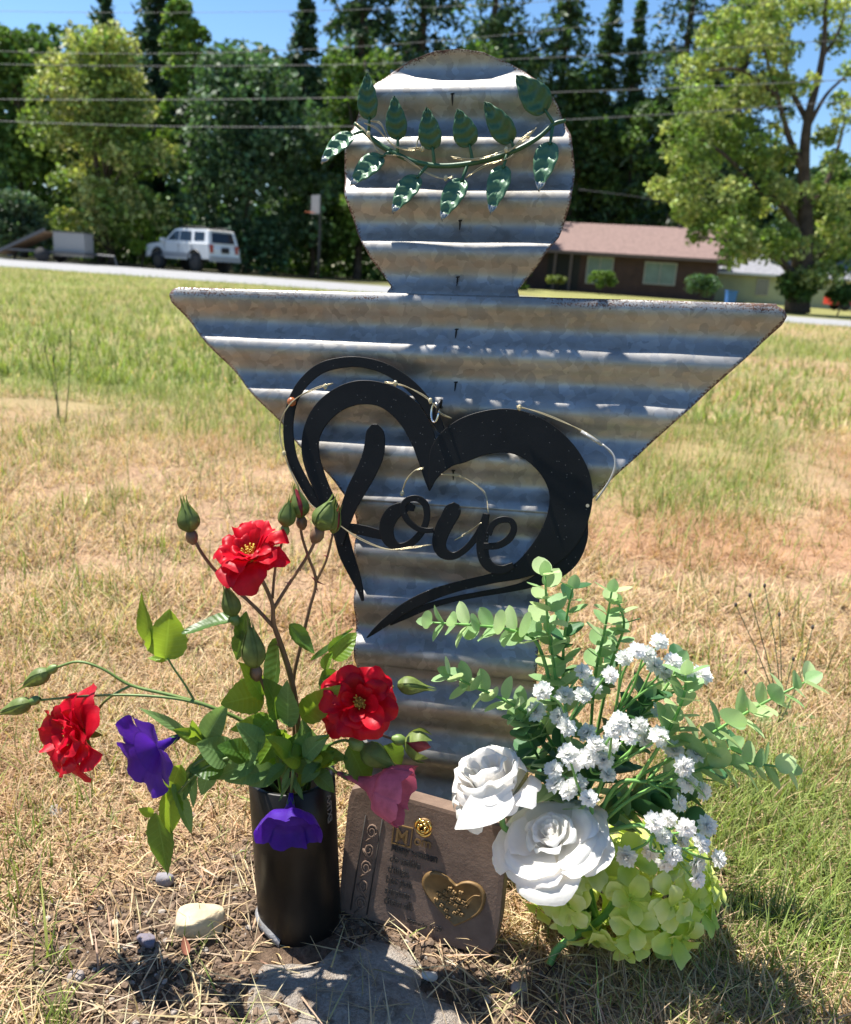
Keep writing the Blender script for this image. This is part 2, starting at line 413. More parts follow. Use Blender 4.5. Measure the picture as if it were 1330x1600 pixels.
# loose straw on the soil
n = 520; x = rng.normal(-.03, .22, n); y = rng.normal(.70, .10, n); k = ~((np.hypot(x + .107, y - .74) < .05)); x, y = x[k], y[k]; n = len(x)
c0, c1 = cols(n, np.array((.50, .40, .25)), np.array((.62, .51, .33)), .18)
blades('loose_straw', np.column_stack([x, y, gz(x, y) + .004 + np.where(on_pad(x, y), .006, 0)]), rng.uniform(.03, .085, n), rng.uniform(.0010, .0021, n), rng.uniform(1.35, 1.56, n), rng.random(n) * 6.28, rng.normal(.0, .12, n), 3, c0, c1, 'loose pale dry straw strewn over bare soil', 'straw')
# soil crumbs and grit
def crumbs(name, n, label, cat, mats, sz, mask=True):
    V0, F0 = ico(0); Vs = []; Fs = []; ms = []; b = 0
    k = 0
    while k < n:
        x = rng.uniform(-.42, .40); y = rng.uniform(.52, .92)
        if soil_mask(np.array([x]), np.array([y]))[0] < .35 or (np.hypot(x + .107, y - .74) < .047) or (on_pad(x, y) and rng.random() < .45): continue
        s = sz[0] + (sz[1] - sz[0]) * rng.random() ** 3
        v = V0 * (1 + rng.normal(0, .18, (12, 1))) * s * np.array([1, rng.uniform(.7, 1.2), rng.uniform(.5, .9)])
        Vs.append(v + [x, y, float(gz(np.array([x]), np.array([y]))[0]) + s * .3]); Fs += [[i + b for i in f] for f in F0]; b += 12; k += 1
        ms += [int(rng.random() < .05)] * 20
    kind(tag(obj(name, np.concatenate(Vs), Fs, mats, smooth=False, fmat=ms), label, cat), 'stuff')
M_crumb = plain('soil_crumb', (.18, .128, .09), .95, var=.4, scale=60, bump=.4, spec=.1); M_grit = plain('grit', (.30, .26, .22), .9, var=.4, scale=50, spec=.2)
crumbs('soil_crumbs', 8000, 'crumbly brown soil and grit around the pipe', 'soil', [M_crumb, M_grit], (.0010, .0048))

# ------------------------------------------------------------------ stones
def stone(name, px, py, size, colr, label, flat=.6, yaw=0., seed=0, rough=.8, tilt=0., shape=2.0):
    r = np.random.default_rng(seed); V, Fc = ico(3); c = G(px, py)
    p = np.sign(V) * np.abs(V) ** (2 / (shape + .6)); p /= np.abs(p).max()
    k = r.normal(0, 1, (6, 3)); k /= np.linalg.norm(k, axis=1)[:, None]
    for q in k:
        d = p @ q; cut = r.uniform(.72, .9); p = p - np.outer(np.maximum(d - cut, 0), q) * .85
    p = p * np.array(size) / 2; cy, sy = math.cos(yaw), math.sin(yaw)
    Rm = np.array([[cy, -sy, 0], [sy, cy, 0], [0, 0, 1]]) @ np.array([[math.cos(tilt), 0, math.sin(tilt)], [0, 1, 0], [-math.sin(tilt), 0, math.cos(tilt)]])
    p = p @ Rm.T; p[:, 2] -= p[:, 2].min() + size[2] * .15
    p += [c[0], c[1], float(gz(c[:1], c[1:2])[0])]
    m = plain(name + '_surface', colr, rough, var=.22, scale=45, bump=.35, bscale=260, spec=.3)
    return tag(obj(name, p, Fc, m), label, 'stone')
stone('pale_stone', 313, 1452, (.050, .032, .026), (.48, .39, .25), 'smooth cream river stone resting on soil beside the black pipe', seed=4, yaw=.15, tilt=.08, shape=3.2)
stone('slate_chip', 87, 1275, (.016, .028, .012), (.26, .25, .27), 'thin grey slate chip among the dry grass', seed=5, yaw=.5, tilt=.3)
stone('grey_pebble', 258, 1378, (.020, .017, .016), (.27, .25, .26), 'grey pebble under the big drooping leaf', seed=6)
stone('purple_pebble', 230, 1472, (.024, .015, .010), (.15, .13, .15), 'dark purplish stone flake on bare soil near the cream stone', seed=8, yaw=-.5)
stone('round_pebble', 118, 1522, (.016, .015, .014), (.33, .28, .25), 'small round pinkish pebble in the straw', seed=9)
stone('tan_pebble', 181, 1440, (.014, .011, .008), (.42, .30, .20), 'small flat tan pebble on bare soil', seed=10)
stone('brown_pebble', 812, 1537, (.017, .014, .014), (.28, .23, .19), 'small brown pebble on soil below the plaque corner', seed=11)
stone('pink_pebble', 295, 1275, (.018, .012, .008), (.27, .20, .18), 'reddish stone chip behind the drooping leaves', seed=12)
stone('white_chip', 672, 1520, (.018, .011, .008), (.62, .58, .53), 'crumpled whitish flake on the shaded concrete', seed=13, yaw=.3, tilt=.4)

# concrete pad the pipe stands on
k, kr = 60, 16; V = [[PADC[0], PADC[1], .006]]; Fc = []
for a in range(k):
    th = a / k * 2 * math.pi; wob = 1 + .30 * (vnoise(math.cos(th) * 2.2 + 5, math.sin(th) * 2.2) - .5) * 2 + .10 * (vnoise(math.cos(th) * 7 + 9, math.sin(th) * 7) - .5) * 2
    for j in range(kr):
        r_ = (j + 1) / kr; x_ = PADC[0] + PADR[0] * r_ * wob * math.cos(th); y_ = PADC[1] + PADR[1] * r_ * wob * math.sin(th)
        z_ = .003 - .016 * max(0, r_ - .72) ** 1.2 / .2 * .9 + .008 * (float(fbm(np.array([x_ * 40]), np.array([y_ * 40]), 4)[0]) - .5)
        V.append([x_, y_, z_])
for a in range(k):
    b = (a + 1) % k; Fc.append([0, 1 + kr * a, 1 + kr * b])
    for j in range(kr - 1): Fc.append([1 + kr * a + j, 2 + kr * a + j, 2 + kr * b + j, 1 + kr * b + j])
t = NT('rough_concrete'); c = t.coord(); f1 = t.noise(22, 7, .7, c); f2 = t.noise(300, 5, .7, c)
t.lk(t.mix(1., t.ramp(f1, [(.36, (.25, .19, .14)), (.47, (.48, .41, .345)), (.68, (.62, .56, .49))]), t.ramp(f2, [(.35, (.75, .74, .72)), (.65, (1.15, 1.15, 1.15))]), 'MULTIPLY'), t.b.inputs['Base Color'])
t.set(Roughness=.95); t.b.inputs['Specular IOR Level'].default_value = .15; t.bump(t.math('ADD', t.noise(70, 7, .7, c), f2), 1.0, .010)
tag(obj('concrete_footing', np.array(V), Fc, t.m), 'rough grey concrete footing in front of the black pipe and plaque', 'concrete pad')

# ------------------------------------------------------------------ trees
M_leafmass = foliage('tree_leaves', None, attr=True, trans=.3, rough=.55, spec=.3)
M_bark = plain('bark', (.085, .065, .05), .95, var=.4, scale=3, bump=.5, bscale=12, spec=.1)
def cards(P, size, col, var=.3, up_bias=.3, asp=.62):
    n = len(P); nn = rng.normal(0, 1, (n, 3)); nn[:, 2] += up_bias * 2; nn /= np.linalg.norm(nn, axis=1)[:, None]
    a = np.cross(nn, rng.normal(0, 1, (n, 3))); a /= np.linalg.norm(a, axis=1)[:, None] + 1e-9; b = np.cross(nn, a)
    s = (size * rng.uniform(.6, 1.3, n))[:, None]
    V = np.stack([P - a * s, P - b * s * asp, P + a * s, P + b * s * asp], 1).reshape(-1, 3)
    c = np.asarray(col)[None] if np.ndim(col) == 1 else col
    c = np.clip(c * np.exp(rng.normal(0, var * 1.2, (n, 1))) * (1 + rng.normal(0, .06, (n, 3))), .008, .8)
    return V, np.arange(4 * n).reshape(n, 4), np.repeat(c, 4, 0)
def quadmesh(name, V, Fq, C, mat, parent):
    me = bpy.data.meshes.new(name)
    me.vertices.add(len(V)); me.vertices.foreach_set('co', V.astype(np.float32).ravel())
    me.loops.add(Fq.size); me.loops.foreach_set('vertex_index', Fq.astype(np.int32).ravel())
    me.polygons.add(len(Fq)); me.polygons.foreach_set('loop_start', np.arange(0, Fq.size, 4, dtype=np.int32)); me.polygons.foreach_set('loop_total', np.full(len(Fq), 4, np.int32))
    me.materials.append(mat); a = me.color_attributes.new('Col', 'FLOAT_COLOR', 'POINT'); cc = np.ones((len(V), 4), np.float32); cc[:, :3] = C; a.data.foreach_set('color', cc.ravel())
    me.update(); me.validate()
    return link(name, me, parent)
def lobe_points(lobes, n):
    r3 = np.array([l[3] ** 2 for l in lobes]); pick = rng.choice(len(lobes), n, p=r3 / r3.sum()); L = np.array(lobes)[pick]
    d = rng.normal(0, 1, (n, 3)); d /= np.linalg.norm(d, axis=1)[:, None]
    d[:, 2] = np.where((d[:, 2] < -.2) & (rng.random(n) < .5), -d[:, 2], d[:, 2])
    rr = L[:, 3] * (.45 + .62 * rng.random(n) ** .55) * (1 + .18 * np.sin(d[:, 0] * 7 + L[:, 0]) * np.sin(d[:, 2] * 6 + L[:, 1]))
    return L[:, :3] + d * rr[:, None] * np.array([1, 1, .8])
def broad(name, label, cx, ytop, ybot, hw, Y, col, n=9000, leaf=.17, col2=None, lobn=44, group='trees across the road', base_y=None, trunk=True):
    mid = WY(cx, (ytop + ybot) / 2, Y); top = WY(cx, ytop, Y)[2]; bot = max(.6, WY(cx, ybot, Y)[2])
    R = hw / F_PX * Y / .96; base = np.array([mid[0], Y, 0.]); root = thing(name, label, 'tree', base, group)
    lobes = []
    for i in range(lobn):
        h = rng.random() ** .8; prof = math.sin(math.pi * min(1, .16 + .80 * h)) ** .6
        a = rng.random() * 6.28; q = R * prof * rng.uniform(.25, .85); s = R * rng.uniform(.20, .36)
        z = bot + (top - bot) * h * .92
        lobes.append([base[0] + q * math.cos(a), base[1] + q * math.sin(a) * .8, min(z, top - s * .6), s])
    if trunk:
        mb = MB(); tr = .022 * (top)
        mb.add(*tube([base, base + [.1, 0, bot * .6 + .3], base + [rng.normal(0, .3), 0, (bot + top) / 2], base + [0, 0, top * .88]], [tr, tr * .8, tr * .5, tr * .1], 7))
        for l in lobes[:12]:
            z0 = max(bot * .7, l[2] * .55); mb.add(*tube([base + [0, 0, z0], (base + [0, 0, z0] + np.array(l[:3])) / 2 + [0, 0, .3], np.array(l[:3])], [tr * .35, tr * .22, tr * .08], 5, n=3))
        mb.build('trunk', M_bark, root)
    P = lobe_points(lobes, n)
    n = int(n * 1.35); P = lobe_points(lobes, n); c = np.tile(np.array(col), (n, 1))
    if col2 is not None:
        k = (fbm(P[:, 0] * .8, P[:, 2] * .8 + P[:, 1], 2) > .5)[:, None]; c = np.where(k, np.array(col2), c)
    quadmesh('crown', *cards(P, leaf, c), M_leafmass, root)
    return root
def conifer(name, label, cx, ytop, Y, hw, col, n=11000, ybase=430, group='conifers behind the broadleaf trees', size=.30):
    top = WY(cx, ytop, Y)[2]; mid = WY(cx, max(ytop, 0) + 60, Y); R = hw / F_PX * Y; base = np.array([mid[0], Y, 0.])
    root = thing(name, label, 'conifer', base, group)
    mb = MB(); mb.add(*tube([base, base + [0, 0, top * .5], base + [0, 0, top]], [.018 * top, .011 * top, .01], 7)); 
    nb = 300; h = np.sort(rng.random(nb)) ; z = top * (.12 + .87 * h); Lb = 1.25 * R * (1 - h) ** .8 * rng.uniform(.65, 1.12, nb) + .15; az = rng.random(nb) * 6.283
    for i in range(0, nb, 3):
        d = np.array([math.cos(az[i]), math.sin(az[i]), 0]); s = base + [0, 0, z[i]]
        mb.add(*tube([s, s + d * Lb[i] * .6 + [0, 0, -.05 * Lb[i]], s + d * Lb[i] + [0, 0, -.28 * Lb[i]]], [.04, .025, .008], 4, n=2))
    mb.build('trunk', M_bark, root)
    pick = rng.choice(nb, n, p=(Lb + .3) / (Lb + .3).sum()); tt = rng.random(n) ** .7
    P = np.column_stack([base[0] + np.cos(az[pick]) * Lb[pick] * tt, base[1] + np.sin(az[pick]) * Lb[pick] * tt, z[pick] - .30 * Lb[pick] * tt ** 2])
    P += rng.normal(0, .12, (n, 3)) * np.array([1, 1, .6]) * (1 + Lb[pick] * .25)[:, None]
    quadmesh('crown', *cards(P, size, np.array(col), asp=.35), M_leafmass, root)
DK, MD, LT, YE, BG = (.080, .145, .034), (.125, .205, .042), (.19, .28, .055), (.36, .385, .13), (.090, .165, .075)
CO, CO2 = (.045, .085, .038), (.065, .115, .042)
# left wood, front to back
broad('flowering_tree', 'pale yellow green flowering tree behind the trailer', 165, 45, 400, 108, 43, YE, 13000, .13, (.19, .26, .06))
broad('maple_tree', 'large dark bluish green leafy tree overhanging the parked vehicle', 385, 85, 405, 130, 46, BG, 14000, .16, (.055, .10, .045))
broad('leafy_tree', 'dark green rounded tree leftmost of the wood behind the trailer', 25, 22, 400, 95, 47, DK, 12000, .16, MD)
broad('leafy_tree', 'mid green tree rising behind the flowering tree', 150, 28, 400, 85, 50, MD, 9000, .16, LT)
broad('leafy_tree', 'bright green tree between the bluish tree and the angel head', 565, 42, 400, 85, 50, (.075, .125, .03), 10000, .16, MD)
broad('leafy_tree', 'light green wispy tree above the bluish tree', 292, -20, 300, 45, 54, LT, 4500, .16, MD)
broad('shrub_tree', 'grey green bush with large leaves beside the trailer ramp', 20, 300, 412, 62, 40.5, (.085, .14, .07), 5000, .12, (.05, .09, .04), trunk=True)
broad('shrub_tree', 'small lime green bush behind the parked vehicle bonnet', 220, 330, 408, 24, 42, (.17, .25, .03), 1600, .12, None)
broad('leafy_tree', 'dark green tree hiding the basketball hoop', 490, 170, 410, 62, 50, DK, 6000, .16, None)
# conifers
for (cx, yt, Y, hw, lab) in [(165, -20, 62, 60, 'dark conifer above the mid green tree'), (248, -80, 64, 80, 'tall dark conifer left of the open sky'), (475, -30, 62, 52, 'slender conifer standing alone against the sky'), (565, -190, 64, 95, 'dense conifer right of the slender one'), (660, -260, 66, 120, 'tall conifer behind the top of the angel head'), (770, -240, 75, 120, 'broad conifer right of the angel head top'),
        (885, -100, 76, 95, 'feathery conifer nearest the leaf garland'), (955, -40, 77, 44, 'narrow conifer between two broad ones'), (996, -5, 77, 34, 'short pointed conifer with sky on both sides'), (1075, -210, 76, 120, 'massive dark conifer beside the flowering locust'), (1170, -180, 77, 100, 'dark conifer behind the flowering locust')]:
    conifer('conifer_tree', lab, cx, yt, Y, hw, CO if cx < 700 or cx > 1050 else CO2)
# wood to the right of the head, behind the brown house
broad('leafy_tree', 'deep green tree directly behind the brown roof', 900, 110, 360, 80, 75, (.05, .095, .025), 9000, .2, DK, group='trees behind the brown house')
broad('leafy_tree', 'bushy mid green tree behind the roof ridge', 990, 150, 370, 75, 75, MD, 8000, .2, DK, group='trees behind the brown house')
broad('leafy_tree', 'shadowy green tree between brown house and locust', 1075, 190, 390, 70, 75, DK, 7000, .2, MD, group='trees behind the brown house')
broad('leafy_tree', 'dark tree hidden mostly behind the angel head', 720, 60, 400, 110, 68, MD, 8000, .2, DK, group='trees behind the brown house')
broad('leafy_tree', 'tree beyond the grey roofed house', 1290, 250, 440, 70, 66, DK, 6000, .2, MD, group='trees behind the brown house')
# far wood and undergrowth fill the gaps
n = 36000; x = rng.uniform(-62, 42, n); P = np.column_stack([x, rng.uniform(74, 80, n), rng.random(n) ** .8 * (13.5 + 7 * vnoise(x * .25, 3) - 9.5 * sstep(24, 34, x))])
o = quadmesh('far_wood', *cards(P, .42, np.array(CO2), .35), M_leafmass, None); kind(tag(o, 'dark far wood behind all the trees', 'wood'), 'stuff')
n = 22000; x = rng.uniform(-48, 5, n); y = rng.uniform(50, 55, n); P = np.column_stack([x, y, rng.random(n) * (2.2 + 3.2 * vnoise(x * .5, 8))])
o = quadmesh('undergrowth', *cards(P, .2, np.array(DK), .35), M_leafmass, None); kind(tag(o, 'dark undergrowth beneath the trees across the road', 'undergrowth'), 'stuff')
# flowering locust on the right, limbs against the sky
YL = 38.0
root = thing('locust_tree', 'big yellow green flowering locust tree with bare limbs beside the brown house', 'tree', G(1252, 478) * [1, 0, 0] + [0, YL, 0])
mb = MB(); pts = lambda L: [WY(a, b, YL + c) for a, b, c in L]
b0 = WY(1246, 484, YL); b0[2] = 0
mb.add(*tube([b0, *pts([(1249, 440, 0), (1256, 390, 0), (1258, 330, .2), (1256, 270, 0), (1262, 190, -.2), (1285, 90, 0), (1292, -20, 0)])], [.55, .45, .40, .30, .24, .18, .12, .05], 9))
for L, r in [([(1256, 390, 0), (1230, 330, -.5), (1190, 300, -1), (1120, 290, -1.3)], .2), ([(1258, 330, .2), (1290, 290, .6), (1310, 230, .8), (1322, 180, 1)], .16), ([(1256, 270, 0), (1235, 220, -.4), (1215, 150, -.8), (1190, 60, -1)], .18), ([(1262, 190, 0), (1230, 120, .4), (1235, 40, .5)], .12), ([(1285, 90, 0), (1310, 50, .3), (1325, 0, .5)], .08), ([(1249, 440, 0), (1210, 400, -1), (1150, 380, -1.6), (1090, 370, -2)], .2), ([(1262, 200, 0), (1290, 150, -.5), (1320, 120, -1)], .1), ([(1215, 150, -.8), (1160, 110, -1.2), (1110, 110, -1.5)], .09), ([(1190, 300, -1), (1130, 240, -1.5), (1080, 210, -1.8)], .09), ([(1257, 420, 0), (1300, 380, .7), (1325, 350, 1)], .15)]:
    mb.add(*tube(pts(L), [r, r * .7, r * .45, r * .2][:len(L)], 6))
mb.build('trunk', M_bark, root)
lob = []
for (a, b, r) in [(1065, 205, 48), (1100, 130, 52), (1135, 60, 50), (1195, 15, 55), (1090, 265, 55), (1058, 300, 36), (1140, 215, 52), (1085, 368, 30), (1130, 330, 52), (1185, 330, 42), (1205, 395, 42), (1250, 435, 34), (1312, 330, 36), (1318, 255, 24), (1315, 120, 26), (1235, 85, 32), (1170, 140, 46), (1310, 420, 34), (1295, 20, 36), (1150, 395, 32), (1190, 245, 34), (1322, 190, 18), (1070, 340, 22), (1160, 290, 50), (1290, 390, 26), (1215, 200, 22), (1105, 180, 40), (1050, 245, 24), (1250, 10, 34), (1280, 300, 24), (1225, 300, 36), (1240, 380, 40), (1275, 440, 34), (1110, 350, 44), (1170, 370, 44), (1225, 250, 34), (1300, 360, 34), (1085, 320, 40), (1260, 140, 22), (1215, 130, 34), (1295, 210, 24), (1240, 330, 36), (1322, 60, 34), (1318, 160, 26), (1325, 300, 34), (1320, 380, 36), (1170, 60, 44), (1210, 60, 40)]:
    for j in range(3):
        p = WY(a + rng.normal(0, r * .35), b + rng.normal(0, r * .3), YL + rng.normal(-.4, 1.3)); lob.append([*p, r * rng.uniform(.4, .7) / F_PX * YL])
P = lobe_points(lob, 30000); k = (fbm(P[:, 0] * 1.4, P[:, 2] * 1.4, 2) > .52)[:, None]
quadmesh('crown', *cards(P, .10, np.where(k, np.array((.33, .38, .12)), np.array((.165, .24, .05)))), M_leafmass, root)
# garden shrubs by the houses
for (cx, yt, yb, hw, Y, c, lab) in [(936, 424, 466, 22, 55, MD, 'rounded green shrub below the brown house window'), (868, 432, 462, 16, 55, (.16, .2, .05), 'pale grassy shrub by the brown house porch'), (1092, 430, 474, 32, 54, BG, 'spreading dark shrub at the corner of the brown house'), (1245, 430, 490, 42, 37, DK, 'dark shrub around the locust trunk'), (1310, 440, 496, 30, 37, DK, 'dark green shrub beside the locust at the lawn edge')]:
    broad('garden_shrub', lab, cx, yt, yb + 30, hw, Y, c, 1500, .10, None, lobn=14, group='garden shrubs', trunk=True)
# ------------------------------------------------------------------ brown house
def mat(n, c, r=.7, **k): return plain(n, c, r, **k)
M_brick = mat('dark_brown_siding', (.055, .028, .024), .8, scale=2); M_roofb = mat('brown_shingles', (.185, .120, .103), .9, scale=5, bump=.3); M_trim = mat('brown_trim', (.13, .09, .08), .6)
M_white = mat('white_trim', (.72, .72, .70), .5, var=.08); M_curt = mat('shaded_curtain', (.16, .22, .205), .7, var=.15, scale=2)  # curtain colour lowered: it carries the shade on the house
M_dark = mat('dark_shade_and_trim', (.02, .018, .016), .8)
t = NT('window_glass'); t.set(Roughness=.06, Metallic=0.0); t.b.inputs['Base Color'].default_value = (.10, .13, .13, 1); t.b.inputs['Specular IOR Level'].default_value = .7; M_glass = t.m
def local_frame(A, B):
    d = unit([B[0] - A[0], B[1] - A[1], 0]); n = np.array([d[1], -d[0], 0]); return d, n, np.column_stack([d, n, [0, 0, 1.]])
A = WY(772, 446, 62); Bc = WY(1113, 470, 57.5); A[2] = Bc[2] = 0
d, nrm, R3 = local_frame(A, Bc); LEN = np.linalg.norm(Bc - A); DEP = 8.0; EV = 2.75; RG = 4.55
h = thing('brown_house', 'low dark brown ranch house with a faded brown shingle roof', 'house', A)
P = lambda u, w, z: A + d * u - nrm * w + np.array([0, 0, z])          # u along the front, w back into the house
mb = MB(); c = P(LEN / 2, DEP / 2, EV / 2); mb.add(*box(c, (LEN, DEP, EV), R3))
for u in (0, LEN):  # gable ends
    mb.add([P(u, 0, EV), P(u, DEP, EV), P(u, DEP / 2, RG - .1)], [[0, 1, 2]])
mb.build('wall', M_brick, h, smooth=False)
mb = MB(); o_ = .75; e = .6; th = .16
for sgn in (0, 1):
    w0 = -e if not sgn else DEP + e; zz_ = EV - e * (RG - EV) / (DEP / 2)
    q = [P(-o_, w0, zz_), P(LEN + o_, w0, zz_), P(LEN + o_ * .2, DEP / 2, RG), P(-o_ * .2, DEP / 2, RG)]
    mb.add(q + [p + [0, 0, th] for p in q], [[0, 1, 2, 3], [4, 5, 6, 7], [0, 1, 5, 4], [1, 2, 6, 5], [2, 3, 7, 6], [3, 0, 4, 7]])
rf = mb.build('roof', M_roofb, h, smooth=False)
MB().add(*box(P(LEN / 2, -e - .03, zz_ + .06), (LEN + 2 * o_, .06, .2), R3)).build('fascia', M_trim, rf, smooth=False)
M_fr = mat('shaded_white_frame', (.35, .34, .31), .5)  # white frames; the shade on the house is put into this grey
def win(u, z, w, hh, parent, Pf, R, pane=M_curt, mull=2, fm=M_fr):
    f = MB(); t_ = .07
    f.add(*box(Pf(u, -.04, z + hh / 2), (w + t_, .08, t_), R)); f.add(*box(Pf(u, -.04, z - hh / 2), (w + t_, .08, t_), R))
    for s in (-1, 1): f.add(*box(Pf(u + s * w / 2, -.04, z), (t_, .078, hh - t_), R))
    for i in range(1, mull): f.add(*box(Pf(u - w / 2 + w * i / mull, -.035, z), (t_ * .7, .06, hh - t_), R))
    wo = f.build('window', fm, parent, smooth=False)
    MB().add(*box(Pf(u, -.012, z), (w - t_, .024, hh - t_), R)).build('pane', pane, wo, smooth=False)
def u_at(px, py):                                                       # where a pixel column meets the front wall
    r = ray(px, py); return ((EYE + r * ((A - EYE) @ nrm) / (r @ nrm)) - A) @ d
win(u_at(1032, 424), 1.55, u_at(1056, 424) - u_at(1007, 424), 1.35, h, P, R3)
win(u_at(938, 415), 1.5, u_at(958, 415) - u_at(918, 415), 1.7, h, P, R3)
for px in (868, 893): MB().add(*box(P(u_at(px, 425), -.5, EV / 2 - .1), (.14, .14, EV - .3), R3)).build('porch_post', M_trim, h, smooth=False)
MB().add(*box(P(u_at(880, 425), -.02, 1.3), (u_at(905, 425) - u_at(855, 425), .05, 2.4), R3)).build('porch_shade_panel', M_dark, h, smooth=False)  # flat dark panel on the wall; the porch's shade is its colour
MB().add(*box(P(LEN * .80, DEP * .5, RG + .1), (.22, .22, .5), R3)).build('roof_vent', M_trim, rf, smooth=False)
# ------------------------------------------------------------------ pale house with grey roof
M_pale = mat('pale_green_siding', (.42, .45, .27), .7, var=.1, scale=1); M_roofg = mat('grey_shingles', (.21, .21, .23), .9, scale=4)
A2 = WY(1098, 474, 66); B2 = WY(1330, 486, 62); A2[2] = B2[2] = 0
d2, n2, R2 = local_frame(A2, B2); L2 = np.linalg.norm(B2 - A2) + 5
P2 = lambda u, w, z: A2 + d2 * u - n2 * w + np.array([0, 0, z])
h2 = thing('pale_house', 'pale yellow green house with a grey roof behind the locust', 'house', A2)
MB().add(*box(P2(L2 / 2, 3.5, 1.05), (L2, 7, 2.1), R2)).build('wall', M_pale, h2, smooth=False)
mb = MB()
for s in (0, 1):
    w0 = -.5 if not s else 7.5; q = [P2(-.4, w0, 1.95), P2(L2 + .4, w0, 1.95), P2(L2 + .4, 3.5, 3.7), P2(-.4, 3.5, 3.7)]
    mb.add(q + [p + [0, 0, .14] for p in q], [[0, 1, 2, 3], [4, 5, 6, 7], [0, 1, 5, 4], [1, 2, 6, 5], [2, 3, 7, 6], [3, 0, 4, 7]])
rf2 = mb.build('roof', M_roofg, h2, smooth=False)
MB().add(*box(P2(L2 / 2, -.53, 2.02), (L2 + .8, .05, .16), R2)).build('gutter', M_white, rf2, smooth=False)
MB().add(*box(P2(5.4, 3.0, 3.9), (.5, .5, 1.3), R2)).build('chimney', mat('brick_chimney', (.25, .12, .09), .8), rf2, smooth=False)
r_ = ray(1192, 446); u2 = ((EYE + r_ * ((A2 - EYE) @ n2) / (r_ @ n2)) - A2) @ d2
win(u2, 1.2, .8, 1.1, h2, P2, R2, pane=M_glass, mull=1)
# blue bin, red car bonnet far right, hoop, pole
M_blue = mat('blue_plastic', (.03, .14, .45), .5); M_blk = mat('black_plastic', (.02, .02, .02), .5)
bp = G(1140, 477); b = thing('wheelie_bin', 'blue plastic wheeled bin beside the pale house', 'bin', bp)
sc_ = .75
MB().add(np.array([[x * (.26 if z == 0 else .33), y * (.26 if z == 0 else .33), z] for z in (0, .95) for x, y in ((-1, -1), (1, -1), (1, 1), (-1, 1))]) * sc_ + bp, [[0, 1, 2, 3], [4, 5, 6, 7], [0, 1, 5, 4], [1, 2, 6, 5], [2, 3, 7, 6], [3, 0, 4, 7]]).build('bin_body', M_blue, b, smooth=False)
MB().add(*box(bp + np.array([0, -.02, .985]) * sc_, (.72 * sc_, .74 * sc_, .06))).build('lid', M_blue, b, smooth=False)
for s in (-1, 1):
    v, f = tube([bp + np.array([s * .3, .28, .1]) * sc_, bp + np.array([s * .36, .28, .1]) * sc_], .1 * sc_, 12, smooth=False); MB().add(v, f).build('wheel', M_blk, b)
# basketball hoop
hp = WY(497, 440, 41); hp[2] = 0
hb = thing('basketball_hoop', 'basketball hoop with white backboard on a dark pole under the trees', 'basketball hoop', hp)
zt = WY(490, 320, 41)[2]
MB().add(*tube([hp, hp + [0, 0, zt - .3], hp + [-.1, -.3, zt]], [.06, .06, .05], 8)).build('pole', M_blk, hb)
Rh = np.array([[.55, .83, 0], [-.83, .55, 0], [0, 0, 1.]])
MB().add(*box(hp + [-.16, -.36, zt], (.85, .05, .80), Rh)).build('backboard', mat('shaded_backboard', (.22, .22, .23), .6), hb, smooth=False)  # white board; the trees' shade is put into its grey
MB().add(*tube([hp + [-.36 + .22 * math.cos(a), -.64 + .22 * math.sin(a), zt - .36] for a in np.linspace(0, 6.283, 17)], .012, 6, n=1)).build('rim', mat('orange_rim', (.5, .12, .03), .5), hb)
# utility pole by the brown house and power lines
up_ = WY(1046, 440, 73); up_[2] = 0
M_pole = mat('weathered_pole', (.20, .15, .12), .9, scale=6)
pz = WY(1045, 318, 73)[2]
ub = thing('utility_pole', 'short grey brown utility pole rising behind the brown roof', 'utility pole', up_)
MB().add(*tube([up_, up_ + [0, 0, pz]], [.16, .12], 10, smooth=False)).build('pole', M_pole, ub)
MB().add(*box(up_ + [0, -.02, pz - .3], (.9, .1, .12))).build('crossarm', M_pole, ub, smooth=False)
M_wire = mat('weathered_cable', (.12, .12, .125), .6, var=.02)
for (ya, yb, yc, r, lab) in [(17, 16, -12, .006, 'topmost thin overhead cable against the sky'), (80, 75, 20, .007, 'thin overhead cable crossing the tree tops, second from the top'), (100, 101, 78, .008, 'overhead cable crossing the tree crowns, third from the top'), (155, 153, 136, .010, 'overhead cable crossing the trees, second from the bottom'), (189, 198, 176, .010, 'thickest lowest overhead cable crossing behind the leaf garland')]:
    Yc = 27.0
    A_, B_, C_ = WY(0, ya, Yc), WY(530, yb, Yc - 1.), WY(1080, yc, Yc - 2.)
    xs = np.linspace(-26, 24, 26); k2 = np.polyfit([A_[0], B_[0], C_[0]], [A_[2], B_[2], C_[2]], 2); ky = np.polyfit([A_[0], B_[0], C_[0]], [A_[1], B_[1], C_[1]], 1)
    tag(MB().add(*tube(np.column_stack([xs, np.polyval(ky, xs), np.polyval(k2, xs)]), r, 5, smooth=False)).build('power_line', M_wire), lab, 'cable', 'overhead power lines')
tag(MB().add(*tube([WY(905, 296, 66), WY(1000, 308, 68), up_ + [0, 0, pz - .2]], .018, 5)).build('power_line', M_wire), 'slack service cable reaching the short pole behind the roof', 'cable', 'overhead power lines')

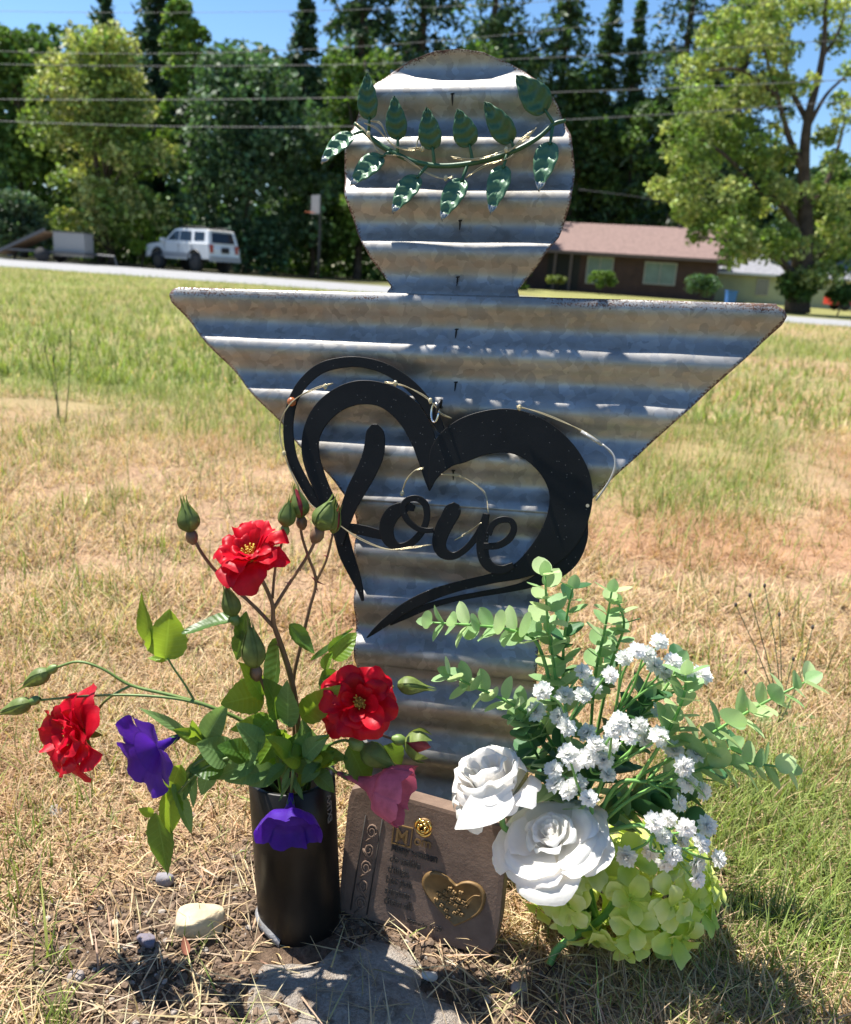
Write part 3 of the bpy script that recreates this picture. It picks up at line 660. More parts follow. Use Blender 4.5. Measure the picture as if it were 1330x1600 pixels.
# ------------------------------------------------------------------ parked vehicle
M_paint = NT('white_car_paint'); M_paint.set(Roughness=.28, Metallic=0.0); M_paint.b.inputs['Coat Weight'].default_value = .6
M_paint.lk(M_paint.ramp(M_paint.noise(1.5, 4, .6, M_paint.coord()), [(.3, (.66, .66, .66)), (.7, (.76, .76, .755))]), M_paint.b.inputs['Base Color']); M_paint = M_paint.m
M_clad = mat('grey_cladding', (.33, .33, .34), .5, var=.1); M_tire = mat('tyre_rubber', (.025, .025, .027), .85); M_rim = mat('dark_alloy', (.06, .06, .065), .4, metal=.6)
t = NT('tinted_glass'); t.b.inputs['Base Color'].default_value = (.012, .016, .022, 1); t.set(Roughness=.05); M_tint = t.m
M_red = mat('red_lens', (.35, .03, .02), .3)
cr = G(307, 424.5); 

hd = unit([-.80, .60, 0]); sd = np.array([hd[1], -hd[0], 0]) # forward; right-hand side
nearS = -sd if (-sd)[1] < 0 else sd
ctr = cr + 1.3 * hd - .76 * nearS; ctr[2] = 0
suv = thing('parked_suv', 'white four wheel drive wagon parked beyond the road under the trees', 'car', ctr)
CP = lambda f, s, z: ctr + hd * f + nearS * s + np.array([0, 0, z])     # s > 0 is the side towards the camera
def loft(sections):
    V = []; n = len(sections[0])
    for s in sections: V += s
    Fq = [[i * n + j, i * n + (j + 1) % n, (i + 1) * n + (j + 1) % n, (i + 1) * n + j] for i in range(len(sections) - 1) for j in range(n)]
    Fq += [list(range(n))[::-1], [(len(sections) - 1) * n + j for j in range(n)]]
    return V, Fq
low = [(2.2, .62), (2.28, .80), (2.22, 1.02), (1.9, 1.10), (.95, 1.20), (.9, 1.22), (-2.18, 1.22), (-2.26, 1.0), (-2.28, .62)]
def arch(cx):
    return [(cx + .48 * math.cos(a), .50 + .44 * math.sin(a)) for a in np.linspace(math.pi * .05, math.pi * .95, 9)]
side = [(-2.28, .62), (-2.26, 1.0), (-2.18, 1.22), (.9, 1.22), (1.9, 1.12), (2.2, 1.04), (2.28, .80), (2.22, .62)]
bot = [(2.2, .55)] + [(f, z) for f, z in arch(1.38)] + [(.85, .5), (-.85, .5)] + [(f, z) for f, z in arch(-1.30)] + [(-2.25, .58)]
prof = side + bot
secs = []
for s in (-.86, -.83, .83, .86):
    k = .97 if abs(s) > .85 else 1.0
    secs.append([CP(f, s, .8 + (z - .8) * k if z > .7 else z) for f, z in prof])
V, Fq = loft(secs); bd = MB().add(V, Fq).build('body', M_paint, suv, smooth=False)
cab0 = [(1.0, 1.20), (.25, 1.78), (-.1, 1.83), (-1.9, 1.83), (-2.08, 1.76), (-2.22, 1.20)]
V, Fq = loft([[CP(f, s * (1 - .14 * max(0, (z - 1.2) / .6)), z) for f, z in cab0] for s in (-.82, .82)])
MB().add(V, Fq).build('cabin', M_paint, suv, smooth=False)
def sidewin(pts, s):
    q = [CP(f, s * (.82 * (1 - .14 * max(0, (z - 1.2) / .6)) + .012), z) for f, z in pts]
    MB().add(q + [p - nearS * s * .02 for p in q], [list(range(len(q))), list(range(len(q), 2 * len(q)))]).build('side_window', M_tint, suv, smooth=False)
for s in (1, -1):
    sidewin([(.72, 1.30), (.22, 1.70), (-.10, 1.72), (-.10, 1.30)], s); sidewin([(-.18, 1.30), (-.18, 1.72), (-.95, 1.72), (-1.02, 1.30)], s); sidewin([(-1.2, 1.32), (-1.16, 1.71), (-1.86, 1.70), (-1.9, 1.34)], s)
    MB().add(*box(CP(-.0, s * .872, .68), (2.1, .03, .22), np.column_stack([hd, nearS, [0, 0, 1]]))).build('door_cladding', M_clad, suv, smooth=False)
    MB().add(*box(CP(.86, s * .97, 1.3), (.12, .2, .16), np.column_stack([hd, nearS, [0, 0, 1]]))).build('mirror', M_paint, suv, smooth=False)
    MB().add(*box(CP(-2.27, s * .70, 1.02), (.06, .16, .34), np.column_stack([hd, nearS, [0, 0, 1]]))).build('tail_light', M_red, suv, smooth=False)
    MB().add(*box(CP(2.24, s * .62, .90), (.07, .34, .16), np.column_stack([hd, nearS, [0, 0, 1]]))).build('headlight', M_glass, suv, smooth=False)
    for f in (-.2, -1.1): MB().add(*box(CP(f, s * .875, 1.08), (.16, .03, .04), np.column_stack([hd, nearS, [0, 0, 1]]))).build('door_handle', M_clad, suv, smooth=False)
    for f in (1.38, -1.30):
        w = MB().add(*tube([CP(f, s * .62, .40), CP(f, s * .64, .40), CP(f, s * .86, .40), CP(f, s * .88, .40)], [.36, .40, .40, .36], 24, smooth=False)).build('tyre', M_tire, suv)
        MB().add(*tube([CP(f, s * .84, .40), CP(f, s * .885, .40), CP(f, s * .89, .40)], [.24, .24, .10], 18, smooth=False)).build('rim', M_rim, w, smooth=False)
RC = np.column_stack([hd, nearS, [0, 0, 1]])
for s in (1, -1):
    for f in (1.38, -1.30): MB().add(*tube([CP(f + .47 * math.cos(a), s * .865, .47 + .46 * math.sin(a)) for a in np.linspace(-.05, 3.19, 14)], .045, 5, n=1)).build('arch_flare', M_blk, suv)
    MB().add(*tube([CP(.1, s * .60, 1.90), CP(-.1, s * .60, 1.91), CP(-1.7, s * .60, 1.91), CP(-1.85, s * .60, 1.86)], .022, 6, smooth=False)).build('roof_rail', M_blk, suv)
    for f in (.86, -.14, -1.08): MB().add(*box(CP(f, s * .8615, .95), (.015, .008, .5), RC)).build('door_seam', M_dark, suv, smooth=False)
q = [CP(-2.235, -.62, 1.27), CP(-2.235, .62, 1.27), CP(-2.125, .55, 1.70), CP(-2.125, -.55, 1.70)]
MB().add(q + [p + hd * .03 for p in q], [[0, 1, 2, 3], [4, 5, 6, 7], [0, 1, 5, 4], [2, 3, 7, 6]]).build('rear_window', M_tint, suv, smooth=False)
q = [CP(.98, -.68, 1.24), CP(.98, .68, 1.24), CP(.30, .60, 1.76), CP(.30, -.60, 1.76)]
MB().add([p + np.array([0, 0, .02]) + hd * .015 for p in q], [[0, 1, 2, 3]]).build('windscreen', M_tint, suv, smooth=False)
MB().add(*box(CP(-2.33, 0, .60), (.14, 1.66, .22), RC)).build('rear_bumper', M_clad, suv, smooth=False)
MB().add(*box(CP(2.30, 0, .60), (.14, 1.64, .22), RC)).build('front_bumper', M_clad, suv, smooth=False)
MB().add(*box(CP(-2.29, -.05, .98), (.03, .42, .24), RC)).build('licence_plate_panel', M_dark, suv, smooth=False)
MB().add(*box(CP(-2.10, 0, 1.845), (.22, 1.2, .05), RC)).build('roof_spoiler', M_dark, suv, smooth=False)
# ------------------------------------------------------------------ utility trailer with raised ramp
tp = WY(100, 405, 38.5); tp[2] = 0
tr = thing('utility_trailer', 'flat utility trailer with a grey box and sloping plank ramp', 'trailer', tp)
M_galv = mat('grey_sheet_panel', (.32, .31, .30), .6, var=.1); M_wood = mat('weathered_planks', (.24, .16, .095), .9, scale=5); M_stl = mat('dark_steel', (.10, .10, .105), .6)
kx = 38.5 / F_PX
MB().add(*box(tp + [.45, 0, .78], (1.32, 1.0, .98))).build('cargo_box', M_galv, tr, smooth=False)
MB().add(*box(tp + [.45, 0, 1.29], (1.40, 1.06, .05))).build('box_lid', M_stl, tr, smooth=False)
MB().add(*box(tp + [-.6, 0, .44], (3.6, 1.5, .09))).build('bed', M_stl, tr, smooth=False)
Rr = lambda a: np.array([[math.cos(a), 0, -math.sin(a)], [0, 1, 0], [math.sin(a), 0, math.cos(a)]])
for i in range(5):
    MB().add(*box(tp + [-1.55, -.62 + .31 * i, .74], (2.3, .29, .05), Rr(.46))).build('ramp_plank', M_wood, tr, smooth=False)
for s in (-1, 1): MB().add(*box(tp + [-1.62, s * .80, .74], (2.7, .06, .12), Rr(.46))).build('ramp_rail', M_stl, tr, smooth=False)
for s in (-1, 1): MB().add(*tube([tp + [-.55, s * .80, .30], tp + [-.55, s * .98, .30]], .30, 20, smooth=False)).build('tyre', M_tire, tr)
MB().add(*tube([tp + [1.1, 0, .44], tp + [2.2, 0, .42], tp + [2.3, 0, .02]], .05, 6, smooth=False)).build('drawbar', M_stl, tr, smooth=False)
# red car bonnet at the far right
rp = WY(1345, 478, 58); rp[2] = 0
rc = thing('red_car', 'red car mostly hidden by the dark shrub beside the pale house', 'car', rp)
V, Fq = loft([[rp + np.array([f, s, z]) for f, z in [(-2.1, .35), (-2.1, .8), (-1.1, .95), (-.5, 1.4), (.9, 1.42), (1.6, 1.0), (2.1, .95), (2.1, .35)]] for s in (-.85, .85)])
MB().add(V, Fq).build('body', mat('red_paint', (.45, .04, .03), .35), rc, smooth=False)
for f in (-1.35, 1.3):
    for s in (-1, 1): MB().add(*tube([rp + [f, s * .7, .32], rp + [f, s * .88, .32]], .32, 18, smooth=False)).build('tyre', M_tire, rc)
q = [rp + np.array([f, -.862, z]) for f, z in [(-.85, 1.0), (-.42, 1.33), (.8, 1.34), (1.25, 1.02)]]
MB().add(q, [[0, 1, 2, 3]]).build('side_window', M_tint, rc, smooth=False)
# ------------------------------------------------------------------ corrugated metal angel
YAW, LEAN, TILT = rad(10), rad(12.4), rad(2.5)
SO = np.array([.035, .85, 0.])
_U = np.array([math.cos(YAW), -math.sin(YAW), 0]); _N = np.array([-math.sin(YAW), -math.cos(YAW), 0]); _Z = np.array([0, 0, 1.])
_V = _Z * math.cos(LEAN) - _N * math.sin(LEAN); SN = _N * math.cos(LEAN) + _Z * math.sin(LEAN)
SU = _U * math.cos(TILT) + _V * math.sin(TILT); SV = _V * math.cos(TILT) - _U * math.sin(TILT)
def S(u, v, w=0.0): return SO + SU * u + SV * v + SN * w
def suv_(x, y, w=0.0):                     # where a pixel meets the sheet's plane, w in front of it
    r = ray(x, y); q = EYE + r * ((SO + SN * w - EYE) @ SN) / (r @ SN) - SO; return q @ SU, q @ SV
def SP(x, y, w=0.0): return S(*suv_(x, y, w), w)
RIDGE, PITCHC, AMP = .6665, .0580, .0064
def corr(v): 
    c = np.cos(2 * math.pi * (v - RIDGE) / PITCHC)
    return AMP * (c * .88 + .12 * np.sign(c) * np.abs(c) ** .5)
t = NT('galvanised_steel')
oc = t.coord('Object'); mp = t.new('ShaderNodeMapping'); mp.inputs['Scale'].default_value = (1, 1, 1); t.lk(oc, mp.inputs[0])
wz = t.new('ShaderNodeTexNoise'); wz.inputs['Scale'].default_value = 45; wz.inputs['Detail'].default_value = 3; t.lk(mp.outputs[0], wz.inputs['Vector'])
vm = t.new('ShaderNodeVectorMath', operation='MULTIPLY_ADD'); t.lk(wz.outputs['Color'], vm.inputs[0]); vm.inputs[1].default_value = (.02, .02, .02); t.lk(mp.outputs[0], vm.inputs[2])
vo = t.new('ShaderNodeTexVoronoi'); vo.inputs['Scale'].default_value = 104; t.lk(vm.outputs[0], vo.inputs['Vector'])
sp = t.new('ShaderNodeSeparateColor'); t.lk(vo.outputs['Color'], sp.inputs[0])
base = t.ramp(sp.outputs[0], [(.0, (.29, .28, .265)), (.3, (.335, .325, .308)), (.7, (.37, .359, .34)), (1, (.42, .407, .386))])
grime = t.noise(9, 6, .65, oc); base = t.mix(1., base, t.ramp(grime, [(.35, (.74, .72, .69)), (.6, (1, 1, 1))]), 'MULTIPLY')
ed = t.new('ShaderNodeAttribute', attribute_name='edge').outputs['Fac']
spk = t.noise(520, 4, .75, oc); big = t.noise(14, 4, .6, oc)
ef = t.math('MULTIPLY', ed, t.math('ADD', .55, big))
rust = t.math('GREATER_THAN', t.math('ADD', t.math('MULTIPLY', ef, .45), spk), .90)
rustw = t.math('MULTIPLY', rust, 1.0)
rc_ = t.ramp(t.noise(200, 3, .6, oc), [(.35, (.055, .03, .024)), (.65, (.16, .085, .06))])
t.lk(t.mix(rustw, base, rc_), t.b.inputs['Base Color'])
rg = t.ramp(sp.outputs[1], [(0, (.40,) * 3), (1, (.60,) * 3)]); t.lk(t.mix(rustw, rg, (.9, .9, .9)), t.b.inputs['Roughness'])
t.lk(t.math('MULTIPLY', t.math('SUBTRACT', 1.0, rustw), .74), t.b.inputs['Metallic'])
t.bump(t.math('ADD', t.noise(700, 3, .6, oc), t.math('MULTIPLY', rust, .6)), .12, .0006)
M_galv_sheet = t.m
ANG = thing('metal_angel', 'corrugated galvanised steel angel silhouette with rusty edges standing in the ground', 'angel ornament', S(0, 0))
def edges(poly): return np.array([suv_(*p) for p in poly])
headL = edges([(717, 78), (680, 81), (640, 92), (612, 108), (588, 130), (565, 160), (546, 205), (536, 262), (541, 310), (556, 360), (580, 405), (600, 432), (611, 447), (606, 456)])
headR = edges([(717, 78), (755, 82), (795, 95), (820, 108), (845, 130), (872, 165), (892, 210), (899, 265), (892, 320), (873, 370), (845, 410), (820, 437), (809, 452), (812, 464)])
wingL = edges([(285, 450), (274, 453), (269, 462), (271, 474), (300, 508), (438, 661), (540, 773), (553, 790), (555, 815), (555, 850), (554, 940), (554, 1000), (556, 1100), (558, 1250), (560, 1400)])
wingR = edges([(1212, 479), (1224, 486), (1228, 496), (1222, 508), (960, 745), (880, 826), (852, 856), (846, 880), (843, 940), (842, 1000), (836, 1100), (822, 1250), (808, 1420)])
def edge_fn(E, ext=True):
    v = E[:, 1]; o = np.argsort(v); return v[o], E[o, 0]
allpts = np.vstack([headL, headR, wingL, wingR])
outline = np.vstack([headL, wingL, wingR[::-1], headR[::-1]])
seg_a = outline[:-1]; seg_b = outline[1:]
def edist(u, v):
    p = np.stack([u, v], -1)[:, None]; ab = (seg_b - seg_a)[None]; tt = np.clip(((p - seg_a[None]) * ab).sum(-1) / ((ab ** 2).sum(-1) + 1e-9), 0, 1)
    return np.linalg.norm(p - (seg_a[None] + ab * tt[..., None]), axis=-1).min(1)
def panel(name, v0, v1, L, Rr, woff=0.0, cols_=44, dv=.0022):
    vs = np.linspace(v0, v1, max(4, int((v1 - v0) / dv)))
    if name == 'head_panel': vs = np.unique(np.concatenate([vs, v1 - np.linspace(0, .012, 24) ** 2 / .012]))
    lv, lu = edge_fn(L); rv, ru = edge_fn(Rr)
    uL = np.interp(vs, lv, lu); uR = np.interp(vs, rv, ru)
    tt = (1 - np.cos(np.linspace(0, math.pi, cols_ + 1))) / 2 * .5 + np.linspace(0, 1, cols_ + 1) * .5
    U = uL[:, None] + (uR - uL)[:, None] * tt[None]; Vv = np.repeat(vs[:, None], cols_ + 1, 1)
    w = corr(Vv) + woff + .0015 * (fbm(U * 9, Vv * 9, 2) - .5) * 2
    P = SO + U[..., None] * SU + Vv[..., None] * SV + w[..., None] * SN
    n = cols_ + 1; i = np.arange(len(vs) * n).reshape(len(vs), n)
    Fq = np.stack([i[:-1, :-1], i[:-1, 1:], i[1:, 1:], i[1:, :-1]], -1).reshape(-1, 4)
    e = np.exp(-edist(U.ravel(), Vv.ravel()) / .008)
    wear = np.maximum(e, .30 * sstep(.90, .94, Vv.ravel())); wear = np.maximum(wear, .85 * np.exp(-np.abs(Vv.ravel() - .668) / .010) * (np.abs(U.ravel()) > .09))
    o = obj(name, P.reshape(-1, 3), Fq, M_galv_sheet, ANG, attrs={'edge': wear})
    md = o.modifiers.new('thickness', 'SOLIDIFY'); md.thickness = .0009; md.offset = -1
    return o
vn = headL[-1, 1]
panel('head_panel', vn - .006, headL[0, 1] - .0002, headL, headR, .0)
vt = min(wingL[0, 1], wingR[0, 1])
vseam = suv_(715, 792)[1]; vseam2 = suv_(700, 1052)[1]
wl_, wr_ = wingL.copy(), wingR.copy()
panel('wing_panel', vseam, max(wingL[0, 1], wingR[0, 1]), wl_, wr_, .0012, 56)
panel('body_panel', vseam2, vseam + .012, wl_, wr_, -.0006, 30)
panel('base_panel', -.035, vseam2 + .012, wl_, wr_, -.0024, 30)
# slots punched down the middle
M_slot = plain('slot_shadow', (.012, .010, .008), .9, var=.1)
for (x, y) in [(708, 158), (718, 350), (714, 438), (712, 520), (711, 603), (708, 742)]:
    u, v = suv_(x, y)
    q = []
    for dv_, wd in [(-.006, .0003), (-.003, .0007), (.001, .0010), (.0035, .0009), (.0045, .0024), (.0056, .0016)]:
        for s in (-1, 1): q.append(S(u + s * wd + (.001 if dv_ > .005 else 0), v + dv_, float(corr(v + dv_)) + .0022))
    MB().add(q, [[2 * i, 2 * i + 1, 2 * i + 3, 2 * i + 2] for i in range(5)]).build('slot', M_slot, ANG, smooth=False)
# eye hook that carries the heart
M_chrome = plain('bright_steel', (.62, .61, .60), .22, 1.0, var=.1); M_blackhook = plain('black_steel', (.015, .015, .015), .4, .3)
hc = np.array(suv_(691, 645)); w0 = float(corr(hc[1]))
MB().add(*tube([S(hc[0], hc[1] + .006, w0), S(hc[0], hc[1] + .006, w0 + .012), S(hc[0] + .002, hc[1] + .012, w0 + .02), S(hc[0], hc[1] + .006, w0 + .026), S(hc[0] - .001, hc[1] - .004, w0 + .024)], .0017, 8)).build('hook', M_blackhook, ANG)
MB().add(*tube([S(hc[0] - .004 + .0045 * math.cos(a), hc[1] - .002 + .0105 * math.sin(a), w0 + .022 + .003 * math.cos(a)) for a in np.linspace(0, 6.283, 17)], .0013, 8, n=2)).build('ring', M_chrome, ANG)

# ------------------------------------------------------------------ leaf shapes
def leaf_mesh(base, tip, width, nrm, fold=.25, bend=.0, ribs=0, serr=0.0, nu=6, nv=10, wav=0.0, prof=.72, ph=0.0, ribd=.0012, pw=.8):
    base = np.asarray(base, float); tip = np.asarray(tip, float); a = tip - base; L = np.linalg.norm(a); a = a / L
    nrm = unit(np.asarray(nrm) - a * (np.asarray(nrm) @ a)); s = np.cross(a, nrm)
    V = []; 
    for i in range(nv + 1):
        t_ = i / nv; w = width / 2 * math.sin(math.pi * t_ ** prof) ** pw if 0 < i < nv else width * .02
        for j in range(nu + 1):
            u = j / nu * 2 - 1; ww = w * (1 + (serr * (1 if i % 2 else -1) if abs(u) > .99 else 0))
            y = L * t_ - abs(u) * w * .15
            z = fold * abs(u) * w + bend * L * (t_ ** 2 - t_ * .3) + wav * L * math.sin(t_ * 7 + ph + (2 if u > 0 else 0)) * abs(u)
            if ribs: z += ribd * math.sin((t_ * ribs + abs(u) * .9 * -1.2) * 2 * math.pi) * (1 - abs(u) ** 4) * (abs(u) > .05) 
            V.append(base + a * y + s * u * ww + nrm * z)
    n = nu + 1
    return np.array(V), [[i * n + j, i * n + j + 1, (i + 1) * n + j + 1, (i + 1) * n + j] for i in range(nv) for j in range(nu)]
def leaf_attrs(nu, nv):
    return {'lu': np.tile(np.linspace(-1, 1, nu + 1), nv + 1), 'lv': np.repeat(np.linspace(0, 1, nv + 1), nu + 1)}

# garland of green metal leaves
t = NT('green_enamel'); c = t.coord(); f = t.noise(60, 5, .65, c)
t.lk(t.ramp(f, [(.3, (.020, .070, .026)), (.7, (.036, .115, .044))]), t.b.inputs['Base Color']); t.set(Roughness=.42, Metallic=.0); t.bump(t.noise(400, 3, .6, c), .08, .001); M_enamel = t.m
t = NT('lit_green_enamel'); c = t.coord(); f = t.noise(60, 5, .65, c)
t.lk(t.ramp(f, [(.3, (.045, .115, .055)), (.7, (.075, .17, .085))]), t.b.inputs['Base Color']); t.set(Roughness=.36, Metallic=.1); M_enamel2 = t.m  # paler copy of the green; light on the lower leaves is in its colour
M_tipw = plain('silvered_leaf_tip', (.30, .31, .30), .35, .6)
def HP(a, b, w): return SP(480 + .3308 * a, 60 + .3308 * b, w)
vine = [(225, 400), (270, 440), (340, 500), (430, 550), (520, 585), (620, 602), (740, 595), (860, 570), (980, 530), (1090, 470), (1165, 405), (1222, 388)]
GAR = MB().add(*tube([HP(a, b, .013) for a, b in vine], [.0018, .0026, .003, .003, .003, .003, .003, .003, .0028, .0026, .0024, .0022], 8)).build('leaf_garland', M_enamel, ANG)
lv = [((295, 385), (275, 160), 105, (290, 445), 0), ((215, 450), (62, 578), 108, (272, 437), 1), ((430, 480), (408, 270), 105, (425, 545), 0), ((595, 525), (558, 325), 115, (600, 592), 0), ((770, 510), (708, 335), 120, (782, 585), 0), ((970, 490), (832, 300), 118, (978, 530), 0), ((1130, 345), (990, 170), 140, (1165, 402), 0),
      ((1150, 490), (1092, 710), 118, (1160, 415), 1), ((355, 555), (200, 685), 118, (395, 535), 1), ((525, 650), (400, 815), 118, (570, 598), 1), ((735, 665), (632, 850), 118, (757, 597), 1), ((930, 600), (865, 820), 112, (945, 542), 1)]
for (b, tp_, w, st, low_) in lv:
    wb = .017; wt = .030 if low_ else .034
    B, T_ = HP(*b, wb), HP(*tp_, wt)
    nn = SN * 1.0 + (np.array([0, 0, .25]) if low_ else np.array([0, 0, -.25])) + SU * rng.normal(0, .15)
    V, Fq = leaf_mesh(B, T_, w * .3308 / F_PX * .9, nn, fold=.28, bend=(-.10 if low_ else -.22), ribs=4, nu=8, nv=26, ribd=.0019)
    fm = [1 if (q[0] // 9) >= 22 and low_ else 0 for q in Fq]
    lo = obj('leaf', V, Fq, [M_enamel2 if low_ else M_enamel, M_tipw], GAR, fmat=fm)
    md = lo.modifiers.new('thickness', 'SOLIDIFY'); md.thickness = .0009
    MB().add(*tube([HP(*st, .013), (HP(*st, .0145) + B) / 2, B + (T_ - B) * .06], [.0021, .0019, .0014], 7)).build('leaf_stalk', M_enamel, GAR)

# ------------------------------------------------------------------ black heart with lettering
t = NT('black_powder_coat'); c = t.coord()
spk = t.new('ShaderNodeTexVoronoi'); spk.inputs['Scale'].default_value = 430; t.lk(c, spk.inputs['Vector'])
sc2 = t.new('ShaderNodeSeparateColor'); t.lk(spk.outputs['Color'], sc2.inputs[0])
gl = t.math('MULTIPLY', t.math('LESS_THAN', spk.outputs['Distance'], .22), t.math('GREATER_THAN', sc2.outputs[0], .94))
t.lk(t.mix(gl, t.ramp(t.noise(25, 4, .6, c), [(.3, (.006, .006, .006)), (.7, (.011, .011, .011))]), (.13, .125, .115)), t.b.inputs['Base Color']); t.set(Roughness=.5); t.b.inputs['Specular IOR Level'].default_value = .18
t.bump(t.noise(900, 2, .6, c), .25, .0006); M_black = t.m
HW = .016
def HT(a, b): return np.array(suv_(420 + .4211 * a, 540 + .4211 * b, HW))
PXM = .4211 / F_PX * .885
HRT = thing('love_heart_sign', 'black metal heart cutout with script lettering hanging on the angel', 'heart sign', S(*HT(560, 600), HW))
def stroke(name, pts, w, z0=0.0, z1=0.0, thick=.0028, n=8, hole=None):
    Q = catmull(np.array([[*HT(a, b), c * PXM] for a, b, c in pts]), n); P = Q[:, :2]; wd = np.maximum(Q[:, 2] / 2, .0004)
    T = np.gradient(P, axis=0); T /= np.linalg.norm(T, axis=1)[:, None]; Nn = np.column_stack([-T[:, 1], T[:, 0]])
    L = P + Nn * wd[:, None]; R_ = P - Nn * wd[:, None]; V = []; m = len(P)
    zz = np.linspace(z0, z1, m)
    for i in range(m):
        for (p, dz) in ((L[i], thick), (R_[i], thick), (R_[i], 0), (L[i], 0)): V.append(S(p[0], p[1], HW + dz + zz[i]))
    Fq = []
    for i in range(m - 1):
        for j in range(4): k = (j + 1) % 4; Fq.append([4 * i + j, 4 * i + k, 4 * i + 4 + k, 4 * i + 4 + j])
    Fq += [[3, 2, 1, 0], [4 * m - 4, 4 * m - 3, 4 * m - 2, 4 * m - 1]]
    # rounded ends
    o = obj(name, np.array(V), Fq, M_black, HRT, smooth=False)
    b_ = o.modifiers.new('edge', 'BEVEL'); b_.width = .0004; b_.segments = 1; b_.limit_method = 'ANGLE'; b_.angle_limit = rad(60)
    return o
stroke('outer_band', [(650, 330, 20), (618, 268, 44), (570, 195, 46), (510, 135, 46), (430, 85, 44), (340, 62, 42), (260, 66, 44), (190, 88, 44), (130, 140, 42), (92, 205, 40), (76, 280, 42), (77, 350, 44), (90, 420, 44), (122, 490, 44), (160, 555, 44), (205, 610, 46), (250, 665, 40)], None, 0, .0006)
stroke('left_lobe', [(598, 540, 3), (590, 490, 28), (588, 420, 75), (575, 350, 100), (535, 270, 108), (475, 210, 104), (410, 180, 97), (330, 176, 98), (255, 205, 94), (195, 260, 88), (162, 330, 76), (158, 400, 74), (176, 470, 72), (205, 540, 66), (240, 610, 62), (268, 690, 62), (290, 770, 62), (318, 840, 48), (340, 900, 28), (352, 946, 10)], None, .0012, .0016)
stroke('right_lobe', [(600, 538, 3), (615, 480, 42), (650, 410, 120), (700, 368, 160), (775, 332, 172), (880, 316, 174), (975, 342, 172), (1050, 400, 172), (1100, 470, 172), (1122, 550, 168), (1108, 640, 160), (1068, 720, 146), (1000, 790, 110), (920, 838, 62), (840, 860, 42), (700, 893, 40), (600, 926, 46), (510, 970, 42), (440, 1022, 34), (395, 1058, 20), (367, 1082, 4)], None, .0022, .0028)
stroke('lower_band', [(1165, 620, 40), (1150, 715, 70), (1105, 790, 90), (1040, 848, 66), (960, 885, 34), (880, 905, 24), (780, 922, 22), (680, 942, 22), (590, 968, 26), (510, 1000, 30), (450, 1030, 20)], None, .0005, .0009)
stroke('letter', [(398, 292, 22), (398, 318, 70), (398, 360, 84), (390, 410, 88), (365, 470, 84), (330, 535, 78), (303, 595, 66), (285, 650, 56), (272, 700, 44), (268, 740, 30)], None, .0034, .0036)
stroke('letter', [(275, 672, 30), (330, 680, 42), (385, 692, 42), (432, 706, 34), (470, 728, 22)], None, .0030, .0031)
stroke('letter', [(545, 605, 22), (515, 598, 42), (468, 620, 62), (442, 668, 62), (450, 718, 52), (485, 744, 32), (530, 732, 30), (570, 692, 28), (590, 640, 26), (585, 590, 28), (555, 567, 26), (520, 572, 24), (502, 598, 24), (515, 640, 26), (548, 672, 24), (580, 684, 22), (615, 684, 20)], None, .0040, .0056)
stroke('letter', [(700, 585, 24), (688, 608, 66), (668, 645, 66), (645, 690, 64), (636, 735, 56), (652, 768, 46), (690, 778, 30), (735, 752, 26), (775, 705, 28), (800, 660, 30), (812, 622, 26)], None, .0044, .0052)
stroke('letter', [(808, 622, 22), (800, 680, 44), (795, 735, 48), (803, 790, 46), (830, 822, 40), (870, 828, 34), (910, 812, 24)], None, .0058, .0060)
stroke('letter', [(800, 742, 26), (850, 740, 28), (893, 716, 30), (912, 680, 26), (902, 650, 24), (868, 645, 26), (835, 662, 26), (818, 700, 26)], None, .0064, .0072)
# bright bolt hole near the right rim
hc2 = HT(1183, 593); V, Fq = lathe([(.0, .0), (.0019, .0)], 14); Rm = np.column_stack([SU, SV, SN])
MB().add((V @ Rm.T) + S(hc2[0], hc2[1], HW + .0062), Fq).build('bolt_hole', plain('bare_bolt', (.62, .50, .34), .5), HRT, smooth=False)
# ------------------------------------------------------------------ fairy lights
t = NT('clear_fairy_wire'); t.b.inputs['Base Color'].default_value = (.52, .44, .27, 1); t.set(Roughness=.3, Metallic=.5); M_fairy = t.m
t = NT('fairy_bulb'); t.b.inputs['Base Color'].default_value = (.95, .82, .50, 1); t.set(Roughness=.12); t.b.inputs['Transmission Weight'].default_value = .5; M_bulb = t.m
def fairy(name, label, runs, bulbs, conv, r=.00055):
    rt_ = thing(name, label, 'fairy lights', conv(*runs[0][0][:2], .02), 'fairy light strings')
    for run in runs:
        P = [conv(a, b, w) for a, b, w in run]
        MB().add(*tube(P, r, 5)).build('wire', M_fairy, rt_)
        P2_ = [p + SN * .0012 + SV * .0016 * math.sin(i * 1.7) for i, p in enumerate(P)]; MB().add(*tube(P2_, r, 5)).build('wire', M_fairy, rt_)
    for a, b, w in bulbs:
        V, Fq = ico(2); MB().add(V * np.array([.0024, .0024, .0034]) + conv(a, b, w), Fq).build('bulb', M_bulb, rt_)
    return rt_
HX = lambda a, b, w: S(*suv_(420 + .4211 * a, 540 + .4211 * b, w), w)
